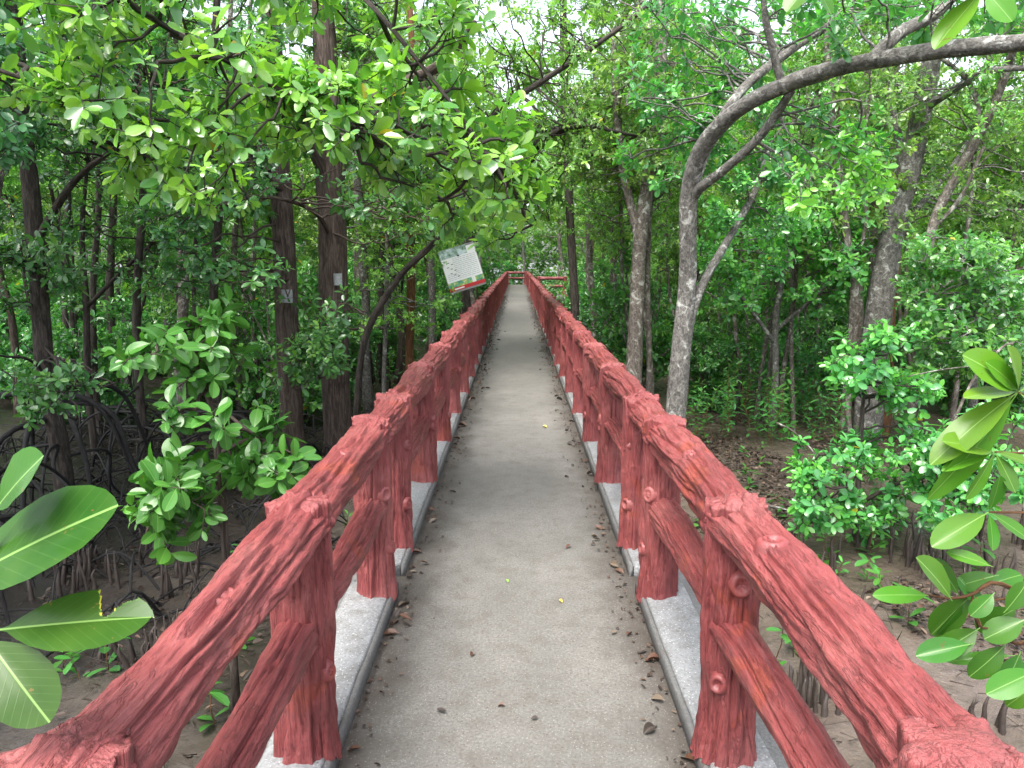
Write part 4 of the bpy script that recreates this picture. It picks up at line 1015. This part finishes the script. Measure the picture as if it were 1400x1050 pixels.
# ---- saplings, seedlings
def proto_sapling(seed, H, L, nw, leaf, wl=.15, k=4, stemr=.005, name='sapling'):
    pl = Plant(seed); rs = pl.rs
    path = catmull(pl.wander((0, 0, -.03), (rs.normal(0, .06), rs.normal(0, .06), H), 5, .1), 8); tube(pl.wood, path, [stemr, stemr * .5], 5, .5, 0, 0, False)
    t = np.linspace(.3, 1, nw) * 6.99; i = t.astype(int); f = (t - i)[:, None]
    c = path[i] * (1 - f) + path[i + 1] * f
    rosettes(pl.leaf, c, np.tile([[0, 0, 1.0]], (nw, 1)) + rs.normal(0, .15, (nw, 3)), k, L, 2, rs, wl=wl, tone=.55, spread=(50, 85))
    root = empty(name, (0, 0, 0)); root['category'] = 'sapling' if name == 'sapling' else 'seedling'
    pl.wood.build('stem', M['bark_rust'], root); pl.leaf.build('foliage', leaf, root); return root
SAP = [proto_sapling(300 + q, [.8, .65, .95][q], .15, [8, 7, 9][q], M['leaf_mid']) for q in range(3)]
SEED = [proto_sapling(310 + q, [.22, .3, .16][q], .13, 2, M['leaf_shrub'], .22, 5, .004, 'seedling') for q in range(3)]
rs = np.random.default_rng(15)
for q in range(46):
    p = P(rs.uniform(945, 1150), 500, rs.uniform(8.6, 11.5))
    place(SAP[q % 3], p[0], p[1], rs.uniform(0, 6.28), rs.uniform(.7, 1.15), 'thin upright sapling in the undergrowth below the dense bush', 'saplings below the dense bush')
for q in range(40):
    y = rs.uniform(11, 20); s = 1 if q % 2 else -1; x = s * rs.uniform(1.7, 6)
    lab = 'thin upright sapling in the undergrowth farther back on the %s' % ('right' if s > 0 else 'left')
    place(SAP[q % 3], x, y, rs.uniform(0, 6.28), rs.uniform(.7, 1.2), lab, lab.replace('sapling', 'saplings'))
for q, (x, y) in enumerate([(1082, 880), (1120, 905), (1205, 830), (1238, 870), (1052, 905), (1140, 775), (1185, 790), (1018, 650), (1130, 650), (1110, 585), (1040, 640), (1230, 700), (985, 730), (955, 700), (1060, 760)]):
    p = PG(x, y + 25); place(SEED[q % 3], p[0], p[1], q * 1.3, .8 + .1 * (q % 5), 'small seedling rooted in the mud right of the walkway', 'seedlings right of the walkway')
for q in range(40):
    x, y = rs.uniform(950, 1360), rs.uniform(600, 800)
    p = PG(x, y)
    if p[0] > 1.1: place(SEED[q % 3], p[0], p[1], q * 1.3, rs.uniform(.7, 1.5), 'small seedling rooted in the mud right of the walkway', 'seedlings right of the walkway')
for q, (x, y) in enumerate([(290, 905), (330, 880), (110, 910), (150, 900), (230, 1000), (260, 985), (300, 1010), (345, 830), (470, 690), (440, 720), (330, 770), (90, 890)]):
    p = PG(x, y + 30); place(SEED[q % 3], p[0], p[1], q * 1.7, .8 + .1 * (q % 4), 'small seedling rooted in the mud left of the walkway', 'seedlings left of the walkway')

# ---- breathing roots
SPK = []
for q in range(6):
    G = Geo(); r_ = np.random.default_rng(q); pts = [(0, 0, -.05), (r_.normal(0, .003), r_.normal(0, .003), .1), (r_.normal(0, .006), r_.normal(0, .006), .2), (r_.normal(0, .008), r_.normal(0, .008), .28)]
    tube(G, catmull(pts, 10), [.018, .014, .009, .002], 7, .5, .25, q); me = G.mesh('breathing_root'); me.materials.append(M['spike']); SPK.append(me)
rs = np.random.default_rng(4)
for (n, x0, x1, y0, y1, lab) in [(62, 1070, 1400, 725, 800, 'dark breathing root in the row across the mud behind the right litter mound'), (22, 1080, 1145, 940, 985, 'dark breathing root in the tight clump beside the right middle rail'), (16, 1140, 1400, 840, 1010, 'lone dark breathing root on the open mud at lower right'),
                             (48, 90, 270, 720, 830, 'dark breathing root in the row below the left shrub'), (26, 130, 250, 860, 960, 'dark breathing root beside the close-up leaves at lower left'), (16, 0, 120, 790, 830, 'dark breathing root at the left edge above the close-up leaves'), (20, 940, 1080, 760, 830, 'dark breathing root on the right litter mound behind the railing')]:
    cx = rs.uniform(x0, x1, max(3, n // 6)); cyy = rs.uniform(y0, y1, len(cx))
    for q in range(n):
        c = int(rs.integers(len(cx))); p = PG(np.clip(cx[c] + rs.normal(0, 22), x0, x1), np.clip(cyy[c] + rs.normal(0, 9), y0, y1))
        if abs(p[0]) < .95: continue
        o = bpy.data.objects.new('breathing_root', SPK[q % 6]); COL.objects.link(o)
        o.location = (p[0], p[1], gz(p[0], p[1])); o.rotation_euler = (rs.normal(0, .09), rs.normal(0, .09), rs.uniform(0, 6.28)); s = rs.uniform(.5, 1.2); o.scale = (rs.uniform(.8, 1.3),) * 2 + (s,)
        tag(o, lab, 'root', lab.replace('root ', 'roots ').replace('lone dark', 'scattered dark'))

# ---- litter on the mud, fallen sticks
G = Geo(); rs = np.random.default_rng(2); n = 26000
x = np.where(rs.random(n) < .5, rs.normal(2.9, 1.3, n), rs.uniform(-6, 7, n)); y = np.where(x > 1, rs.uniform(2.5, 12, n), rs.uniform(.6, 12, n))
den = fbm(x * .9, y * .9, 0, 55, 3) + .34 * np.exp(-(((x - 3.1) / 1.5) ** 2 + ((y - 8.4) / 1.5) ** 2)) + .34 * np.exp(-(((x - 2.6) / .9) ** 2 + ((y - 4.6) / .7) ** 2)) + .45 * np.exp(-(((x + 1.5) / .7) ** 2 + ((y - 2.6) / 2.2) ** 2)) + .15 * (x < -1)
kp = (den > .66) & (np.abs(x) > .95) & ~((x > 0) & (y < 3.9)); x, y = x[kp], y[kp]; n = len(x)
base = np.stack([x, y, ground_z(x, y) + rs.uniform(.012, .05, n)], 1)
a = rs.uniform(0, 6.28, n)
leaf_field(G, base, np.stack([np.cos(a), np.sin(a), rs.normal(0, .25, n)], 1), np.array([0, 0, 1.0]) + rs.normal(0, .4, (n, 3)), rs.uniform(.03, .08, n), rs.uniform(.009, .02, n), 1, rs.random(n) ** 2.2 * .95, .2, .4)
m = 2600
x = np.where(rs.random(m) < .45, rs.normal(3.0, 1.2, m), rs.uniform(-7, 6.5, m)); y = rs.uniform(1.5, 12, m); kp = (np.abs(x) > 1.15); x, y = x[kp], y[kp]; m = len(x)
a = rs.uniform(0, 6.28, m); ln = rs.uniform(.05, .24, m); z = ground_z(x, y)
p0 = np.stack([x, y, z + rs.uniform(0, .05, m)], 1); p1 = p0 + np.stack([np.cos(a) * ln, np.sin(a) * ln, rs.normal(.02, .05, m)], 1)
sticks(G, p0, p1, .004, .002, .15)
tag(G.build('leaf_litter', M['litter']), 'dead brown leaves and twigs strewn over the mud', 'litter', kind='stuff')
G = Geo(); m = 1500; rs = np.random.default_rng(6)
for q in range(480):
    x0, y0 = rs.uniform(-7.5, -1.6), rs.uniform(4.3, 11.5); a = rs.uniform(0, 6.28); l = rs.uniform(.4, 1.3); z0 = gz(x0, y0)
    e = (x0 + cos(a) * l, y0 + sin(a) * l); h = rs.uniform(.03, .35)
    if e[0] > -1.2: continue
    tube(G, catmull([(x0, y0, z0 - .03), (x0 + cos(a) * l * .35, y0 + sin(a) * l * .35, z0 + h), (x0 + cos(a) * l * .75, y0 + sin(a) * l * .75, z0 + h * .6), (e[0], e[1], gz(*e) - .03)], 9), [rs.uniform(.006, .016), .006], 5, .5, 0, 0, False)
tag(G.build('root_tangle', M['root']), 'dark tangle of looping mangrove roots over the mud on the left', 'roots', kind='stuff')
for lab, pts, r, bk in [('pale thin stick leaning out of the right litter mound', [(1062, 578, 7.6), (1085, 590, 7.4), (1110, 615, 7.1), (1130, 650, 6.8)], .010, 'bark_pale'), ('long bowed pale twig arching behind the close-up right leaves', [(1265, 648, 5.6), (1300, 585, 5.6), (1330, 520, 5.6), (1370, 475, 5.6), (1385, 470, 5.6)], .014, 'bark_pale'),
                        ('straight pale twig sticking left from the right bush', [(1240, 515, 6.6), (1290, 505, 6.5), (1340, 500, 6.4)], .007, 'bark_pale'), ('slanting grey stick lying on the right litter mound', [(1005, 690, 6.4), (1035, 690, 6.3), (1065, 694, 6.2), (1095, 705, 6.1)], .012, 'bark_grey')]:
    G = Geo(); pp = [P(*p) for p in pts]; tube(G, catmull(pp, 16), [r, r * .5], 7, .5, .1, 5)
    tag(G.build('fallen_stick', M[bk], origin=tuple(pp[0])), lab, 'stick')

# ---- fallen leaves on the walkway
FL = []
for q in range(5):
    G = Geo(); r_ = np.random.default_rng(50 + q)
    leaf_field(G, np.array([[-.5, 0, .05]]), np.array([[1.0, 0, 0]]), np.array([[0, 0, 1.0]]), 1.0, [.22, .27, .3, .2, .25][q], 3, np.array([.4]), [.12, -.25, .2, -.1, .3][q], [.9, .5, 1.2, .4, .7][q]); FL.append(G)
FM = {}
def fallen(x, y, L, rz, mt, lab, group, tilt=(0, 0), z=.004):
    q = int(RNG.integers(5)); key = (q, mt)
    if key not in FM:
        me = FL[q].mesh('fallen_leaf'); me.materials.append(M[mt]); FM[key] = me
    o = bpy.data.objects.new('fallen_leaf', FM[key]); COL.objects.link(o)
    zz = .010 * (fbm(np.array([x * 2]), np.array([y * 2]), np.array([0.]), 31, 4)[0] - .5)
    o.location = (x, y, zz + z + .10 * L); o.rotation_euler = (tilt[0], tilt[1], rz); o.scale = (L,) * 3
    tag(o, lab, 'leaf', group)
def PD(x, y):
    return PG(x, y, 0.0)
rs = np.random.default_rng(8)
for (x, y, mt, L, lab) in [(767, 824, 'yellow_leaf', .03, 'lone yellow leaf right of the walkway centre'), (693, 796, 'green_leaf', .035, 'pale green leaf left of the walkway centre'), (545, 838, 'yellow_leaf', .04, 'yellow leaf among the brown ones by the left kerb'), (686, 967, 'brown_leaf', .028, 'small red-brown leaf near the walkway foot'), (645, 897, 'brown_leaf', .03, 'small brown leaf lying left of the walkway centre'),
                           (605, 975, 'dark_leaf', .045, 'dark curled leaf near the lower left of the walkway'), (840, 868, 'tan_leaf', .04, 'pale leaf right of the walkway centre'), (860, 870, 'brown_leaf', .045, 'brown leaf beside the pale one on the right'), (893, 905, 'brown_leaf', .06, 'large curled brown leaf at the right kerb'), (900, 960, 'tan_leaf', .06, 'tan leaf by the right kerb near the bottom'), (888, 1000, 'dark_leaf', .055, 'dark flat leaf at the lower right'), (941, 1040, 'brown_leaf', .07, 'orange-brown leaf at the bottom right kerb'), (745, 585, 'yellow_leaf', .05, 'small yellow leaf midway along the walkway'), (730, 985, 'dark_leaf', .03, 'dark speck of a leaf at the bottom centre'),
                           (812, 735, 'tan_leaf', .04, 'pale yellowish leaf near the right kerb'), (486, 1028, 'brown_leaf', .05, 'orange-brown leaf at the bottom left kerb'), (555, 848, 'brown_leaf', .07, 'large red-brown leaf of the left kerb pile'), (535, 868, 'brown_leaf', .07, 'second red-brown leaf of the left kerb pile'), (540, 852, 'brown_leaf', .06, 'half-hidden brown leaf of the left kerb pile')]:
    p = PD(x, y); fallen(p[0], p[1], L, rs.uniform(0, 6.28), mt, lab, 'fallen leaves on the walkway', (rs.normal(0, .15), rs.normal(0, .15)))
for q in range(110):
    s = 1 if q % 2 else -1; y = 1.25 + 15 * rs.random() ** 1.25; d = abs(rs.normal(0, .055)) if rs.random() < .8 else rs.uniform(0, .3)
    x = s * (.555 - d); L = rs.uniform(.03, .075) * (1 + .02 * y); mt = ['brown_leaf', 'dark_leaf', 'tan_leaf', 'brown_leaf'][int(rs.integers(4))]
    lab = '%s dead leaf in the line of litter along the %s kerb' % ({'brown_leaf': 'brown', 'dark_leaf': 'dark', 'tan_leaf': 'tan'}[mt], 'right' if s > 0 else 'left')
    fallen(x, y, L, rs.uniform(0, 6.28), mt, lab, lab.replace('dead leaf', 'dead leaves'), (rs.normal(0, .25), rs.normal(0, .25)))
G = Geo(); n = 2400; y = 1.2 + 30 * rs.random(n); s = np.where(rs.random(n) < .5, -1, 1); x = s * (.57 - np.abs(rs.normal(0, .06, n)) * (1 + .02 * y)); a = rs.uniform(0, 6.28, n)
leaf_field(G, np.stack([x, y, np.full(n, .012) + np.where(y > 24.6, np.minimum((y - 24.6) * .07, .056), 0)], 1), np.stack([np.cos(a), np.sin(a), rs.normal(0, .2, n)], 1), np.array([0, 0, 1.0]) + rs.normal(0, .35, (n, 3)), rs.uniform(.006, .028, n) * (1 + .04 * y), rs.uniform(.003, .009, n) * (1 + .04 * y), 1, rs.random(n) ** 1.5 * .9, .2, .4)
tag(G.build('walkway_litter', M['litter']), 'fine crumbs of dead leaf along both kerbs', 'litter', kind='stuff')

# ---- information sign
SD = 13.5
c = P(632, 367, SD); root = empty('information_sign', (c[0], SD, gz(c[0], SD)), 'tilted white information board with a red band on a grey post', 'sign')
wb, hb, tilt = .70, .80, radians(17)
M['sign_white'] = plain('sign_white', (.80, .84, .86), .4, 5, .06, 0, 0); M['sign_red'] = plain('sign_red', (.50, .02, .03), .4, 5, .1, 0, 0)
M['sign_grey'] = plain('sign_grey', (.30, .31, .32), .5, 9, .2, 0, 0); M['sign_text'] = plain('sign_text', (.10, .17, .24), .6, 5, .1, 0, 0); M['sign_dark'] = plain('sign_dark', (.03, .03, .04), .6, 5, .1, 0, 0)
def sign_pic():
    m, nt, b = mat('sign_picture'); v = coords(nt)
    n = noise(nt, v, 11, 4); nt.links.new(ramp(nt, n, [(.35, (.02, .14, .10)), (.48, (.12, .40, .26)), (.55, (.30, .42, .05)), (.65, (.62, .72, .52))]), b.inputs['Base Color']); b.inputs['Roughness'].default_value = .4; return m
def sign_top():
    m, nt, b = mat('sign_heading_picture'); v = coords(nt)
    n = noise(nt, v, 13, 4); nt.links.new(ramp(nt, n, [(.35, (.05, .10, .06)), (.5, (.25, .38, .33)), (.62, (.55, .68, .72))]), b.inputs['Base Color']); b.inputs['Roughness'].default_value = .4; return m
M['sign_pic'], M['sign_top'] = sign_pic(), sign_top()
def rect(G, u0, u1, w0, w1, d0, d1):
    """block in board coordinates: u across, w up, d out of the face towards the walkway's start"""
    ct_, st_ = cos(tilt), sin(tilt); V = []
    for d in (d0, d1):
        for (u, w_) in ((u0, w0), (u1, w0), (u1, w1), (u0, w1)):
            V.append((c[0] + u * ct_ - w_ * st_, SD - d, c[2] + u * st_ + w_ * ct_))
    G.add(V, [[0, 1, 2, 3][::-1], [4, 5, 6, 7], [0, 1, 5, 4], [1, 2, 6, 5], [2, 3, 7, 6], [3, 0, 4, 7]])
def part(name, mt, rects, par=None):
    G = Geo()
    for r in rects: rect(G, *r)
    o = G.build(name, M[mt], None, origin=tuple(root.location), smooth=False); o.parent = par or root; o.location = (0, 0, 0); return o
H2, W2 = hb / 2, wb / 2
bd = part('board', 'sign_grey', [(-W2, W2, -H2, H2 + .02, 0, .025)])
part('heading_picture', 'sign_top', [(-W2 + .01, W2 - .17, H2 - .15, H2 + .01, .025, .029)], bd)
part('text_panel', 'sign_white', [(-W2 + .01, W2 - .01, -.20, H2 - .15, .025, .030), (W2 - .17, W2 - .01, H2 - .15, H2 - .02, .025, .030), (.12, .19, -.30, -.19, .0295, .032)], bd)
part('picture_strip', 'sign_pic', [(-W2 + .01, W2 - .01, -.30, -.20, .025, .029)], bd)
part('red_band', 'sign_red', [(-W2, W2, -.365, -.30, .025, .031)], bd)
part('band_caption', 'sign_white', [(-.25, -.06, -.348, -.322, .031, .033)], bd)
ln = []
rs = np.random.default_rng(3)
for q in range(12):
    w_ = .215 - q * .034; u = -.13 if q < 8 else -.30
    while u < .30:
        l = rs.uniform(.03, .09); ln.append((u, min(u + l, .31), w_, w_ + .005, .030, .0315)); u += l + .014
part('lettering', 'sign_text', ln, bd)
part('diagram', 'sign_dark', [(-.30 + .05 * (q % 3) + .01 * q, -.26 + .05 * (q % 3) + .01 * q, .2 - .04 * q, .212 - .04 * q, .030, .0315) for q in range(9)] + [(-.02, .02, .235, .262, .030, .034)], bd)
G = Geo(); tube(G, catmull([(c[0] + .26, SD + .07, root.location.z - .2), (c[0] + .22, SD + .07, 0.6), (c[0] + .02, SD + .07, c[2] + .25)], 14), .045, 10, .5, .1, 3)
ob = G.build('post', M['bark_pale'], root)

# ------------------------------------------------------------------ light
w = bpy.data.worlds.new('World'); scene.world = w; w.use_nodes = True
nt = w.node_tree; bg = nt.nodes['Background']
sky = nt.nodes.new('ShaderNodeTexSky'); sky.sky_type = 'NISHITA'; sky.sun_disc = False
SUN_EL, SUN_AZ = radians(62), radians(205)      # azimuth clockwise from +y
sky.sun_elevation = SUN_EL; sky.sun_rotation = SUN_AZ
sky.air_density = 1.0; sky.dust_density = 4.0; sky.ozone_density = .6
hs = nt.nodes.new('ShaderNodeHueSaturation'); hs.inputs['Saturation'].default_value = .45
nt.links.new(sky.outputs[0], hs.inputs['Color']); nt.links.new(hs.outputs[0], bg.inputs['Color'])
bg.inputs['Strength'].default_value = .15
sd = bpy.data.lights.new('sun', 'SUN'); so = bpy.data.objects.new('sun', sd); COL.objects.link(so)
sd.energy = 1.5; sd.angle = radians(32); sd.color = (1, .96, .9)
d = np.array([sin(SUN_AZ) * cos(SUN_EL), cos(SUN_AZ) * cos(SUN_EL), sin(SUN_EL)])
from mathutils import Vector
so.rotation_euler = Vector(-d).to_track_quat('-Z', 'Y').to_euler()
so.location = (0, 0, 30)
scene.view_settings.view_transform = 'Standard'; scene.view_settings.look = 'None'
scene.view_settings.exposure = 2.0; scene.view_settings.gamma = 1
cy = scene.cycles
cy.max_bounces = 6; cy.diffuse_bounces = 4; cy.glossy_bounces = 2; cy.transmission_bounces = 4; cy.transparent_max_bounces = 4
cy.caustics_reflective = False; cy.caustics_refractive = False
cy.sample_clamp_indirect = 6
cy.use_denoising = True
